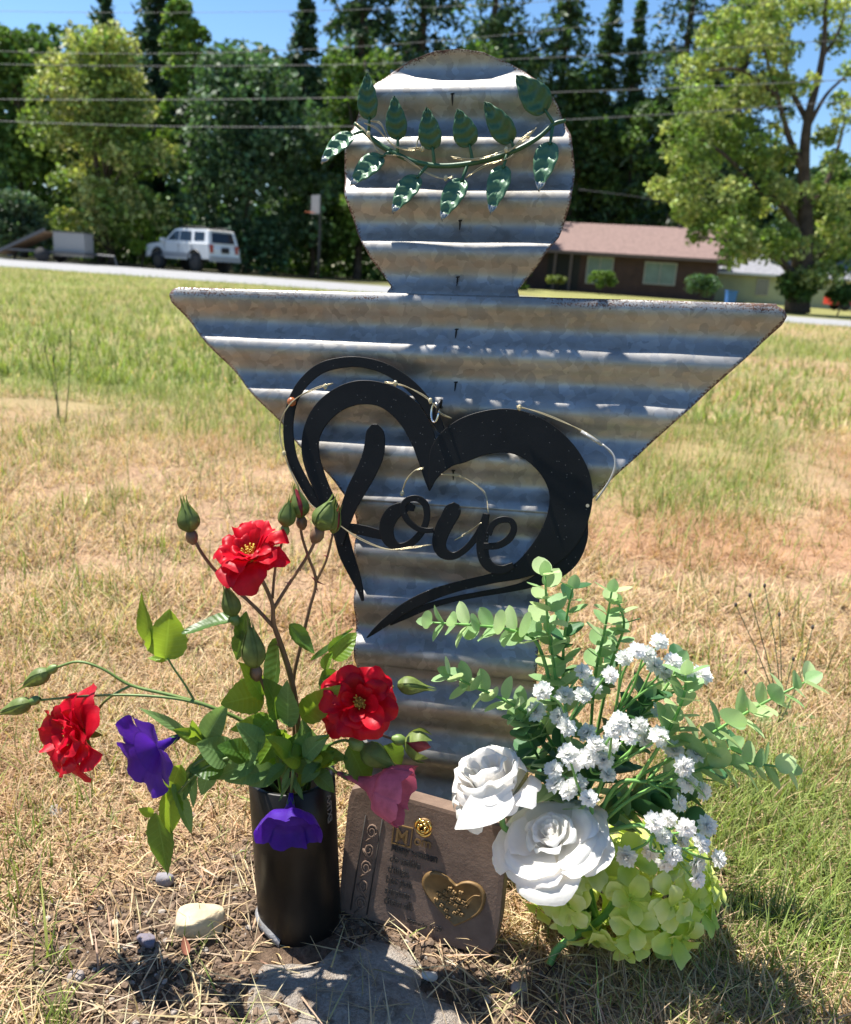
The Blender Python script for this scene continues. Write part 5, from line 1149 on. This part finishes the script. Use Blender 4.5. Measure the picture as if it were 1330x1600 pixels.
bud_px(R3_, (366, 962), (350, 905), 14, YV - .02, 9); lf(R3_, (376, 1000), (385, 955), 26, YV - .02, YV - .02, M_leafd); lf(R3_, (380, 985), (370, 1032), 26, YV - .02, YV - .02, M_leafd)
# centre bud with long sepals
R5 = thing('rose_stem', 'short rose stem with one plump bud among the leaves over the pipe', 'rose', mouth, 'cut roses in the pipe vase')
st(R5, [(445, 1260, YV - .02), (435, 1150, YV - .03), (415, 1080, YV - .034), (400, 1045, YV - .036)], [.0022, .002, .0018, .0017], M_stemr)
bud_px(R5, (399, 1042), (388, 960), 18, YV - .036, 10, red=.2, dark=True)
for a in [((412, 1085), (345, 1100), 62, M_leafl, .2), ((425, 1120), (395, 1105 + 45), 40, M_leafl, .2), ((430, 1130), (360, 1140), 34, M_leafl, .3), ((440, 1120), (412, 1060), 46, M_leafd, .3), ((412, 1090), (372, 1035), 40, M_leafl, .3), ((450, 1135), (450, 1062), 40, M_leafp, .2), ((440, 1140), (405, 1195), 44, M_leafl, .25)]:
    lf(R5, a[0], a[1], a[2], YV - .03, YV - .045, a[3], fold=a[4])
# right rose
YR = YV - .015
R4 = thing('rose_stem', 'wide open red rose facing forward before the corrugated metal', 'rose', mouth, 'cut roses in the pipe vase')
st(R4, [(475, 1280, YV), (490, 1190, YV - .004), (520, 1140, YR + .004), (555, 1108, YR + .008)], [.0024, .0023, .002, .002], M_stemg)
red_rose(R4, WY(562, 1098, YR - .004), view_n(.05, .22, .97), 1.08, 21)
st(R4, [(545, 1120, YR + .012), (585, 1085, YR + .014), (615, 1073, YR + .014)], [.0014, .0013, .0016], M_stemg); bud_px(R4, (622, 1069), (682, 1077), 14, YR + .014, 11, hip=False)
st(R4, [(500, 1170, YV - .01), (535, 1157, YR - .008), (555, 1163, YR - .012)], [.0016, .0015, .0016], M_stemg); bud_px(R4, (566, 1168), (628, 1206), 19, YR - .014, 12)
st(R4, [(560, 1130, YR + .01), (600, 1150, YR + .006), (630, 1158, YR)], [.0014, .0013, .0014], M_stemr); bud_px(R4, (632, 1158), (684, 1170), 16, YR, 13, red=.95, openb=True)
for a in [((470, 1122), (532, 1072), 44, M_leafl, YV - .02, YV - .04), ((545, 1165), (575, 1228), 60, M_leafd, YR, YR - .006), ((600, 1165), (622, 1205), 50, M_leafd, YR + .01, YR + .01), ((485, 1110), (548, 1082), 34, M_leafd, YR, YR), ((500, 1060), (545, 1095), 30, M_leafd, YR + .015, YR)]:
    lf(R4, a[0], a[1], a[2], a[4], a[5], a[3])
# ------------------------------------------------------------------ petunias
def petunia(name, label, base, mouth_c, Rl, mat_, seed, grp='petunias in the pipe vase', flat=1.0, stem=None, throat=None, calyx=True):
    a = mouth_c - base; L = np.linalg.norm(a); a = a / L; R3 = frame(a, (.2, .3, .9)); q = np.random.default_rng(seed)
    th_ = thing(name, label, 'petunia', base, grp)
    if stem is not None: MB().add(*tube(stem, [.0018, .0015, .0013], 6)).build('stem', M_stemg, th_)
    pr = [(.0022, 0), (.003, L * .25), (.0045, L * .5), (.008, L * .72), (.55 * Rl, L * .92), (.8 * Rl, L * 1.0), (Rl, L * (1.02 - .14 * (1 - flat)))]
    # five lobes, each a part
    T_ = MB()
    v, f = lathe(pr[:5], 30); T_.add(v @ R3.T + base, f); tb = T_.build('trumpet', mat_, th_)
    for k in range(5):
        V = []; nu, nv = 12, 7; ph = q.random() * 6
        for i in range(nv + 1):
            t_ = i / nv
            for j in range(nu + 1):
                u = j / nu * 2 - 1; r = np.interp(t_, [0, .5, 1], [.54 * Rl, .80 * Rl, Rl]) * (1 + .13 * t_ * (math.cos(u * 1.35) - .55)); z = np.interp(t_, [0, .5, 1], [L * .915, L * 1.0, L * (1.02 + .38 * (1 - flat))])
                z += Rl * (.08 * math.sin(4.5 * u + ph) * t_ ** 1.5 + .025 * math.sin(11 * u + ph) * t_ ** 2); ang = k * 1.2566 + u * .665
                V.append([r * math.cos(ang), r * math.sin(ang), z])
        n_ = nu + 1; obj('petal', np.array(V) @ R3.T + base, [[i * n_ + j, i * n_ + j + 1, (i + 1) * n_ + j + 1, (i + 1) * n_ + j] for i in range(nv) for j in range(nu)], mat_, tb)
    if calyx:
        for k in range(5):
            d_ = R3 @ np.array([math.cos(k * 1.2566) * .35, math.sin(k * 1.2566) * .35, 1]); V, Fq = leaf_mesh(base, base + d_ * .014, .004, R3 @ np.array([math.cos(k * 1.2566), math.sin(k * 1.2566), -.3]), .2, nu=3, nv=5); obj('sepal', V, Fq, M_leafq, th_)
    return th_
Yp = YV - .03
p1 = petunia('petunia', 'deep violet petunia hanging beside the drooping red rose', WY(284, 1148, Yp), WY(226, 1180, Yp - .034), .040, M_purp, 1, stem=[WY(420, 1215, YV - .02), WY(345, 1165, Yp), WY(284, 1148, Yp)])
for a in [((330, 1160), (270, 1140), 26, M_leafl), ((310, 1165), (300, 1105 + 20), 20, M_leafl), ((320, 1155), (355, 1100), 40, M_leafp), ((300, 1150), (215, 1105), 16, M_leafp)]: lf(p1, a[0], a[1], a[2], Yp, Yp - .005, a[3], serr=0)
Yf = YV - PR - .012
p2 = petunia('petunia', 'violet petunia nodding down against the front of the black pipe', WY(455, 1240, Yf + .004), WY(452, 1282, Yf - .020), .031, M_purp, 2, stem=[WY(460, 1185, YV - .02), WY(458, 1205, Yf), WY(455, 1240, Yf + .004)], flat=-.25)
for a in [((455, 1215), (436, 1252), 10, M_leafp), ((458, 1215), (474, 1250), 10, M_leafp), ((452, 1200), (440, 1235), 9, M_leafp), ((460, 1205), (462, 1240), 9, M_leafp)]: lf(p2, a[0], a[1], a[2], Yf + .003, Yf, a[3], serr=0)
p3 = petunia('petunia', 'dusty pink petunia in side view above the stone plaque', WY(528, 1208, YV - .02), WY(596, 1232, YV - .034), .030, M_pinkp, 3, stem=[WY(480, 1200, YV - .01), WY(505, 1195, YV - .02), WY(528, 1208, YV - .02)], flat=-.4)
# leafy petunia growth spilling over the rim
FO = thing('petunia_foliage', 'mass of soft green petunia leaves spilling over the pipe rim', 'foliage', mouth)
st(FO, [(450, 1260, YV), (400, 1195, YV - .03), (340, 1180, YV - .045), (300, 1200, YV - .05), (285, 1235, YV - .05)], [.002, .0018, .0016, .0015, .0013], M_stemg)
st(FO, [(470, 1250, YV), (490, 1185, YV - .03), (500, 1185, YV - .05)], [.002, .0018, .0016], M_stemg)
for i, a in enumerate([((455, 1205), (480, 1150), 56, M_leafp), ((465, 1215), (500, 1195), 50, M_leafd), ((440, 1210), (455, 1150), 46, M_leafd), ((430, 1200), (380, 1225), 40, M_leafp), ((420, 1200), (350, 1220), 34, M_leafp), ((400, 1190), (330, 1215), 36, M_leafp), ((390, 1180), (340, 1165), 40, M_leafd), ((360, 1185), (310, 1160), 52, M_leafp), ((350, 1190), (295, 1205), 50, M_leafd), ((330, 1195), (315, 1245), 30, M_leafp), ((310, 1190), (285, 1250), 26, M_leafp), ((300, 1200), (303, 1265), 14, M_leafp), ((480, 1200), (520, 1180), 34, M_leafd), ((490, 1205), (525, 1235), 30, M_leafd), ((470, 1190), (435, 1170), 40, M_leafl), ((410, 1170), (370, 1130), 40, M_leafp), ((455, 1180), (420, 1150), 30, M_leafl), ((475, 1185), (505, 1150), 36, M_leafp), ((445, 1195), (410, 1228), 24, M_leafd), ((500, 1190), (470, 1225), 26, M_leafd)]):
    lf(FO, a[0], a[1], a[2], YV - .035 - .001 * i, YV - .045 - .001 * i, a[3], serr=0, fold=.25, bend=rng.normal(-.1, .12), wav=.03)
q_ = np.random.default_rng(31)
for i in range(16):
    bx_, by_ = 455 + q_.normal(0, 30), 1190 + q_.normal(0, 14); a_ = q_.uniform(.15, 2.99); L_ = q_.uniform(38, 62)
    lf(FO, (bx_, by_), (bx_ + L_ * math.cos(a_) * 1.1, by_ - L_ * math.sin(a_) * .8 + 6), q_.uniform(26, 40), YV - .02 + q_.normal(0, .015), YV - .035 + q_.normal(0, .02), [M_leafl, M_leafp, M_leafd, M_leafl][i % 4], serr=.02, fold=.3, bend=q_.normal(-.1, .15), wav=.03)
DL = thing('drooping_leaf_sprig', 'sprig with large leaves hanging low beside the pipe', 'foliage', mouth)
st(DL, [(440, 1250, YV), (385, 1185, YV - .04), (320, 1200, YV - .05), (278, 1240, YV - .055), (252, 1272, YV - .055)], [.0018, .0016, .0015, .0013, .0012], M_stemg)
lf(DL, (244, 1270), (264, 1366), 50, YV - .055, YV - .06, M_leafd, n_=view_n(-.35, .5, .8), fold=.1, bend=.05); lf(DL, (262, 1230), (268, 1302), 38, YV - .055, YV - .06, M_leafl, n_=view_n(.4, .3, .8), fold=.7); lf(DL, (270, 1225), (300, 1302), 28, YV - .055, YV - .06, M_leafp, n_=view_n(.8, .3, .5)); lf(DL, (282, 1195), (262, 1245), 34, YV - .05, YV - .055, M_leafl); lf(DL, (240, 1272), (216, 1264), 16, YV - .055, YV - .06, M_leafl)
# ------------------------------------------------------------------ artificial bouquet on the right
M_euc = foliage('eucalyptus_leaf', (.27, .43, .20), (.48, .70, .28), .4, .5, .22, 60, spec=.3); M_euc2 = foliage('pale_eucalyptus_leaf', (.44, .57, .29), (.62, .80, .34), .42, .55, .16, 60, spec=.25); M_eucd = foliage('deep_eucalyptus_leaf', (.055, .15, .06), (.12, .30, .08), .3, .5, .25, 60)
M_pst = plain('plastic_green_stem', (.16, .34, .08), .5, var=.2, scale=40); M_pstd = plain('dark_plastic_stem', (.03, .075, .045), .5)
M_gyp = foliage('white_gypsophila', (.92, .92, .92), (.95, .95, .93), .5, .55, .05, 80, spec=.2)
HB = G(930, 1462); HS = G(858, 1508); YB = .745
HUBP = (905, 1325, YB + .02)
# white roses
def white_rose(label, C, n_, sc, seed, spread=1.0, hs=1.0, nl=5):
    r = np.random.default_rng(seed); R3 = frame(n_, (.2, .1, 1)); root = thing('white_rose', label, 'rose', HB, 'white silk roses in the bouquet')
    hub = WY(*HUBP)
    MB().add(*tube([HB + [0, 0, .0], (HB + hub) / 2 + [.0, .01, .0], hub, C - n_ * .03 * sc, C - n_ * .004], [.0035, .0032, .003, .003, .003], 7)).build('stem', M_pst, root)
    core = MB(); core.add(*tube([C - n_ * .004 * sc, C + n_ * .010 * sc, C + n_ * .02 * sc, C + n_ * .030 * sc], [.006 * sc, .009 * sc, .006 * sc, .001 * sc], 10)); BL = core.build('bloom', M_whitep, root)
    sp = spread
    # heart of the rose: tightly wound petals, then cupped ones, then spreading ones
    for k in range(7):
        R_ = .0045 + .0022 * k; h = hs * (.047 - .0008 * k) * r.uniform(.96, 1.03)
        pr = [(.003, .004), (R_ * .8, .012), (R_ * 1.05, .026), (R_, h * .85), (R_ * 1.12 + .0008 * k, h)]
        V, Fq = petal(C, R3, k * 2.2 + r.normal(0, .2), 1.25 - .05 * k, pr, 10, 9, .003, .0012, r.random() * 6, .04, sc); obj('petal', V, Fq, M_whitep, BL)
    lay = [(4, .024, .030, .043, .72, .004), (5, .033, .026, .040, .70, .007), (5, .044 * sp, .022, .033, .66, .010), (6, .054 * sp, .016, .020, .60, .011), (5, .058 * sp, .008, .004, .55, .009)]
    for li, (k, R_, zm, z2, ha, cu) in enumerate(lay[:nl]):
        for j in range(k):
            az = li * .77 + j * 6.283 / k + r.normal(0, .14); q = r.uniform(.92, 1.1); zm = lay[li][2] * hs; zz_ = hs * z2 * r.uniform(.85, 1.12)
            pr = [(.003, .0), (R_ * .45, zm * .42), (R_ * .74 * q, zm * .9), (R_ * .88 * q, (zm + zz_) * .56), (R_ * .97 * q, zz_), (R_ * 1.06 * q, zz_ - cu * r.uniform(.1, .7)), (R_ * 1.10 * q, zz_ - cu * r.uniform(.5, 1.4))]
            V, Fq = petal(C, R3, az, ha * r.uniform(.95, 1.22), pr, 10, 12, r.uniform(-.004, .003), .0026, r.random() * 6, .25 * r.random(), sc); obj('petal', V, Fq, M_whitep, BL)
    return root, BL, R3
wr, bl, r3 = white_rose('white silk rose bud-like in side view before the corrugated metal', WY(782, 1262, YB - .005), view_n(-.36, .90, .18), .96, 1, .80, 1.2, 4)
V, Fq = leaf_mesh(WY(798, 1232, YB - .03), WY(712, 1298, YB - .055), 62 * PXK(YB), view_n(-.2, .6, .8), .15, .1, nu=6, nv=10); obj('petal', V, Fq, M_whitep, bl)
white_rose('large open white silk rose facing up above the green hydrangea', WY(866, 1322, YB - .03), view_n(-.30, .88, .36), .72, 2, 1.38, .72)
# hydrangea
hC = WY(970, 1376, YB + .035); HR = .096; hC[2] = max(hC[2], .045)
hy = thing('hydrangea', 'lime green silk hydrangea head lying low over the shaded grass', 'hydrangea', HB)
MB().add(*tube([HS, HS + [.012, .012, .014], hC - [.02, .03, .02], hC], [.004, .004, .004, .004], 7)).build('stem', M_pst, hy)
fl_meshes = []
for s in range(4):
    q = np.random.default_rng(40 + s); mb = MB()
    for k in range(4):
        az = k * 1.5708 + q.normal(0, .08); V, Fq = petal(np.zeros(3), np.eye(3), az, .66, [(.001, 0), (.008, .002 + q.normal(0, .001)), (.016, .003), (.0235, .001 + q.normal(0, .003))], 6, 5, q.normal(.002, .002), .0016, q.random() * 6, .05, 1.0); V[:, 2] += k % 2 * .0008; mb.add(V, Fq)
    V, Fq = ico(1); mb.add(V * .0016 + [0, 0, .0012], Fq, 0)
    fl_meshes.append(mb.mesh('floret', M_greenp))
nf = 82; q = np.random.default_rng(12)
for i in range(nf):
    z = 1 - 2 * (i + .5) / nf; a = i * 2.39996; d_ = np.array([math.sqrt(1 - z * z) * math.cos(a), math.sqrt(1 - z * z) * math.sin(a), z])
    d_ = unit(d_ + q.normal(0, .12, 3)); p = hC + d_ * np.array([HR * 1.2, HR * .9, HR * .66]) * q.uniform(.86, 1.0) - d_ * .012
    p[2] = max(p[2], .012)
    nn = unit(d_ + q.normal(0, .42, 3)); Rf = frame(nn, q.normal(0, 1, 3)); o = link('floret', fl_meshes[i % 4], hy, p, Rf); o.scale = (q.uniform(.95, 1.3),) * 3
# baby's breath
gm_ = []
for s in range(3):
    q = np.random.default_rng(60 + s); mb = MB()
    for (k, L_, el, w_) in [(14, .0128, -.12, .0058), (13, .0126, .22, .0056), (12, .0122, .55, .0054), (9, .0112, .88, .005), (6, .0100, 1.15, .0045), (3, .0088, 1.42, .004)]:
        for j in range(k):
            a = j * 6.283 / k + q.random() * .5; e_ = el + q.normal(0, .1); d_ = np.array([math.cos(a) * math.cos(e_), math.sin(a) * math.cos(e_), math.sin(e_)]); n_ = np.array([-math.cos(a) * math.sin(e_), -math.sin(a) * math.sin(e_), math.cos(e_)])
            V, Fq = leaf_mesh(d_ * .0012, d_ * L_ * q.uniform(.85, 1.1), w_, n_, .35, .1, nu=2, nv=5, prof=1.8, pw=.5); mb.add(V, Fq)
    mb.add(*tube([[0, 0, -.006], [0, 0, -.001], [0, 0, .002]], [.0012, .0028, .001], 6), m=1)
    gm_.append(mb.mesh('blossom', [M_gyp, M_pst], smooth=False))
c7 = lambda L: [(640 + .4962 * a, 880 + .4965 * b) for a, b in L]; cb = lambda L: [(920 + .375 * a, 1000 + .375 * b) for a, b in L]
sprays = [
 ('upper spray of white babys breath fanning over the bouquet top', c7([(785, 250), (715, 275), (748, 288), (772, 325), (800, 348), (828, 308), (870, 335), (920, 352), (783, 465), (675, 300)]), (900, 1190), .02),
 ('left spray of white babys breath above the large white rose', c7([(545, 345), (630, 352), (575, 388), (490, 420), (545, 415), (420, 402), (400, 468), (470, 482), (495, 515)]), (880, 1170), .005),
 ('middle spray of white babys breath clustered in the bouquet centre', c7([(660, 500), (690, 545), (640, 525), (725, 510), (740, 555), (785, 545), (585, 570), (632, 570), (565, 612), (612, 620), (560, 535)]), (930, 1250), -.012),
 ('lower left spray of white babys breath touching the large white rose', c7([(520, 625), (455, 650), (460, 695), (500, 715), (530, 695), (565, 740), (625, 668), (500, 600)]), (925, 1270), -.025),
 ('right spray of white babys breath spilling along the bouquet edge', cb([(475, 630), (410, 595), (395, 525), (355, 460), (445, 475), (375, 680)]), (960, 1230), -.015),
 ('lowest spray of white babys breath hanging over the hydrangea', cb([(330, 745), (405, 780), (490, 775), (310, 815), (465, 850), (385, 840), (260, 880), (350, 890), (320, 925), (445, 930), (450, 995), (538, 912), (270, 760), (160, 900)]), (990, 1290), -.05)]
for si, (lab, pos, hub, dY) in enumerate(sprays):
    q = np.random.default_rng(80 + si); sp_ = thing('babys_breath', lab, 'flower spray', HB, 'white babys breath sprays in the bouquet')
    Yc = YB + dY; cen = np.mean(pos, 0); h0 = WY(*HUBP); fork = WY(hub[0] * .55 + cen[0] * .45, hub[1] * .55 + cen[1] * .45, Yc + .01)
    MB().add(*tube([HB + q.normal(0, .004, 3) * [1, 1, 0], (HB + h0) / 2 + [0, .01, 0], h0 + q.normal(0, .006, 3), WY(hub[0], hub[1], Yc + .014), fork], [.003, .0028, .0025, .0022, .0018], 7)).build('stem', M_pst, sp_)
    for bi, (x, y) in enumerate(pos):
        Y = Yc + q.normal(0, .012); p = WY(x, y, Y)
        d_ = unit(p - fork); n_ = unit(d_ * .7 + view_n(q.normal(0, .35), .45 + q.normal(0, .3), .75))
        o = link('blossom', gm_[bi % 3], sp_, p, frame(n_, q.normal(0, 1, 3))); o.scale = (q.uniform(.70, .88),) * 3
        MB().add(*tube([fork, fork * .5 + p * .5 + q.normal(0, .004, 3), p - n_ * .008, p - n_ * .003], [.0016, .0013, .0011, .0011], 5, n=4)).build('branchlet', M_pst, sp_)
# eucalyptus sprigs
lm_ = {}
for nm, (L_, w_, f_, b_) in {'a': (1., .80, .18, .05), 'b': (1., .66, .30, -.12), 'c': (1., .92, .12, .15)}.items():
    V, Fq = leaf_mesh((0, 0, 0), (0, 1, 0), w_, (0, 0, 1), f_, b_, nu=6, nv=10, prof=.98, pw=.5); lm_[nm] = (V, Fq)
lmesh = {(k, m.name): new_mesh('leaf', v, f, m) for k, (v, f) in lm_.items() for m in (M_euc, M_euc2, M_eucd)}
def sprig(label, pts, L0, pairs, seed, mats, term=True, t0=.15):
    q = np.random.default_rng(seed); rt_ = thing('eucalyptus_sprig', label, 'foliage', HB, 'artificial eucalyptus sprigs in the bouquet')
    P = np.vstack([[HB + q.normal(0, .004, 3) * [1, 1, 0], WY(*HUBP) + q.normal(0, .008, 3)], [WY(*p) for p in pts]])
    MB().add(*tube(P, np.linspace(.0026, .0010, len(P)), 6)).build('stem', M_pst if mats[0] is not M_eucd else M_pstd, rt_)
    C_ = catmull(np.array([WY(*p) for p in pts]), 20); s_ = np.concatenate([[0], np.cumsum(np.linalg.norm(np.diff(C_, axis=0), axis=1))]); s_ /= s_[-1]
    a0_ = q.random() * 3
    for i in range(pairs):
        tt = t0 + (1 - t0) * i / max(1, pairs - 1); p = np.array([np.interp(tt, s_, C_[:, k]) for k in range(3)]); p2 = np.array([np.interp(min(1, tt + .02), s_, C_[:, k]) for k in range(3)]); p1_ = np.array([np.interp(max(0, tt - .02), s_, C_[:, k]) for k in range(3)])
        ax = unit(p2 - p1_); Fm = frame(ax, (.2, .3, 1)); L_ = L0 * 1.08 * (1.1 - .40 * tt) * q.uniform(.85, 1.15)
        for sgn in (0, 1):
            a = a0_ + i * 1.5 + sgn * math.pi + q.normal(0, .2); out = Fm @ np.array([math.cos(a), math.sin(a), .55 + q.normal(0, .2)]); out = unit(out); nn = unit(ax * .8 - out * .2 + np.array([0, 0, .35]) + q.normal(0, .15, 3))
            y_ = out; z_ = unit(nn - y_ * (nn @ y_)); M3 = np.column_stack([np.cross(y_, z_), y_, z_])
            m = mats[q.integers(len(mats))]; o = link('leaf', lmesh[('abc'[q.integers(3)], m.name)], rt_, p + out * .0015, M3); o.scale = (L_,) * 3
    if term:
        ax = unit(C_[-1] - C_[-4]); z_ = unit(np.array([0, 0, 1.]) - fw * .6 - ax * ((np.array([0, 0, 1.]) - fw * .6) @ ax)); o = link('leaf', lmesh[('a', mats[0].name)], rt_, C_[-1], np.column_stack([np.cross(ax, z_), ax, z_])); o.scale = (L0 * .6,) * 3
Ye = YB + .04
E1, E2, E3 = [M_euc, M_euc2], [M_euc, M_euc2, M_eucd], [M_euc, M_eucd]
sprig('eucalyptus sprig reaching left across the black heart tail', [(868, 1120, Ye), (842, 1010, Ye), (800, 985, Ye - .005), (740, 977, Ye - .01), (676, 973, Ye - .01)], .027, 10, 1, E1, t0=.45)
sprig('upright eucalyptus sprig at the top of the bouquet touching the heart', [(880, 1180, Ye), (868, 1060, Ye), (856, 970, Ye), (852, 900, Ye)], .027, 13, 2, E1, t0=.25)
sprig('dark leaved eucalyptus sprig behind the upright one', [(890, 1180, Ye + .02), (880, 1050, Ye + .02), (885, 970, Ye + .02), (895, 920, Ye + .02)], .026, 11, 3, E3, t0=.3)
sprig('eucalyptus sprig arching low left over the corrugated body', [(880, 1200, Ye - .01), (840, 1130, Ye - .015), (790, 1095, Ye - .02), (745, 1075, Ye - .02), (704, 1055, Ye - .02)], .025, 13, 4, E1, t0=.25)
sprig('tall thin eucalyptus sprig against the dry lawn', [(920, 1180, Ye + .02), (930, 1060, Ye + .02), (946, 980, Ye + .02), (956, 925, Ye + .02)], .024, 11, 5, E1, t0=.35)
sprig('thin eucalyptus twig leaning right of the tall one', [(930, 1160, Ye + .03), (955, 1040, Ye + .03), (975, 980, Ye + .03), (968, 945, Ye + .03)], .021, 10, 6, E2, t0=.4)
sprig('eucalyptus sprig reaching far right over the grass', [(960, 1240, YB + .01), (1060, 1180, YB), (1130, 1135, YB - .005), (1200, 1095, YB - .01), (1258, 1066, YB - .01)], .030, 12, 7, E1, t0=.4)
sprig('lower right eucalyptus sprig with broad leaves over the grass', [(970, 1260, YB), (1060, 1215, YB - .01), (1130, 1195, YB - .015), (1190, 1195, YB - .02), (1225, 1200, YB - .02)], .031, 11, 8, E1, t0=.4)
sprig('pale eucalyptus sprig rising through the babys breath', [(980, 1240, YB), (1040, 1150, YB - .005), (1068, 1090, YB - .005), (1072, 1055, YB - .005)], .028, 10, 9, [M_euc2, M_euc], t0=.45)
sprig('short dark eucalyptus sprig behind the side view white rose', [(890, 1260, YB + .01), (850, 1200, YB + .02), (830, 1160, YB + .02), (815, 1125, YB + .02)], .028, 11, 10, E3, t0=.2)
sprig('deep green eucalyptus sprig in the heart of the bouquet', [(910, 1260, YB + .02), (940, 1200, YB + .03), (985, 1150, YB + .03), (1010, 1090, YB + .03)], .032, 13, 11, E3, t0=.05)
sprig('dark green sprig filling behind the lower babys breath', [(940, 1290, YB + .01), (1000, 1260, YB + .015), (1060, 1250, YB + .01), (1090, 1290, YB)], .032, 12, 12, E3, t0=.05)
sprig('eucalyptus sprig tucked behind the large white rose', [(900, 1290, YB), (880, 1240, YB + .01), (870, 1190, YB + .01), (895, 1150, YB + .01)], .028, 11, 13, E2, t0=.05)
sprig('broad leaved eucalyptus sprig between the upper babys breath stems', [(940, 1230, YB + .03), (975, 1150, YB + .04), (1030, 1090, YB + .04), (1060, 1040, YB + .04)], .030, 11, 14, E2, t0=.1)
sprig('eucalyptus sprig low behind the right babys breath', [(960, 1270, YB + .02), (1040, 1240, YB + .03), (1100, 1200, YB + .03), (1140, 1170, YB + .03)], .031, 11, 15, E3, t0=.1)
# ------------------------------------------------------------------ weeds and odds and ends
def weed(label, px, py, Yadd, hs, seed, col=(.09, .13, .05)):
    q = np.random.default_rng(seed); b_ = G(px, py); w_ = thing('weed', label, 'weed', b_)
    m = plain('weed_stalk', col, .7)
    for (tx, ty) in hs:
        T_ = WY(tx, ty, b_[1] + Yadd + q.normal(0, .01)); MB().add(*tube([b_, b_ * .5 + T_ * .5 + q.normal(0, .006, 3), T_], [.0012, .0009, .0007], 5)).build('stalk', m, w_)
        V, Fq = ico(1); MB().add(V * np.array([.0026, .0026, .0042]) + T_, Fq).build('seed_head', plain('seed_head', (.07, .06, .05), .9), w_)
    for k in range(7):
        a = q.random() * 6.28; e = b_ + np.array([math.cos(a), math.sin(a), .3]) * q.uniform(.04, .08); V, Fq = leaf_mesh(b_, e, .016, (0, 0, 1), .2, -.3, nu=4, nv=8, serr=.15); obj('leaf', V, Fq, M_leafp, w_, attrs=leaf_attrs(4, 8))
weed('wiry weed with dark seed heads standing in the dry lawn', 1222, 1120, .05, [(1172, 930), (1195, 915), (1150, 945), (1218, 960), (1165, 1050)], 1)
weed('straggly weed at the lawn edge right of the bouquet', 1215, 1140, 0, [(1240, 1030), (1270, 980)], 2)
sp0 = G(100, 660); w_ = thing('plantain_stalks', 'thin upright plantain stalks in the green lawn', 'weed', sp0)
for (a, b_, c_, d__) in [(95, 665, 70, 545), (102, 662, 110, 520), (90, 664, 84, 560)]:
    p0 = G(a, b_); p1_ = WY(c_, d__, p0[1]); MB().add(*tube([p0, p0 * .5 + p1_ * .5 + [.005, 0, 0], p1_], [.0024, .002, .0016], 5)).build('stalk', plain('stalk_green', (.07, .11, .04), .8), w_)
    V, Fq = ico(1); MB().add(V * np.array([.003, .003, .016]) + p1_, Fq).build('seed_head', plain('stalk_head', (.09, .10, .05), .9), w_)
# red dry leaf on the soil
b_ = G(292, 1498); V, Fq = leaf_mesh(b_ + [0, 0, .004], b_ + [-.008, .016, .010], .009, (.3, -.6, .7), .4, .3, nu=4, nv=8); tag(obj('dry_leaf', V, Fq, plain('rusty_dry_leaf', (.22, .075, .04), .8)), 'curled rusty red dry leaf on the soil by the cream stone', 'leaf')
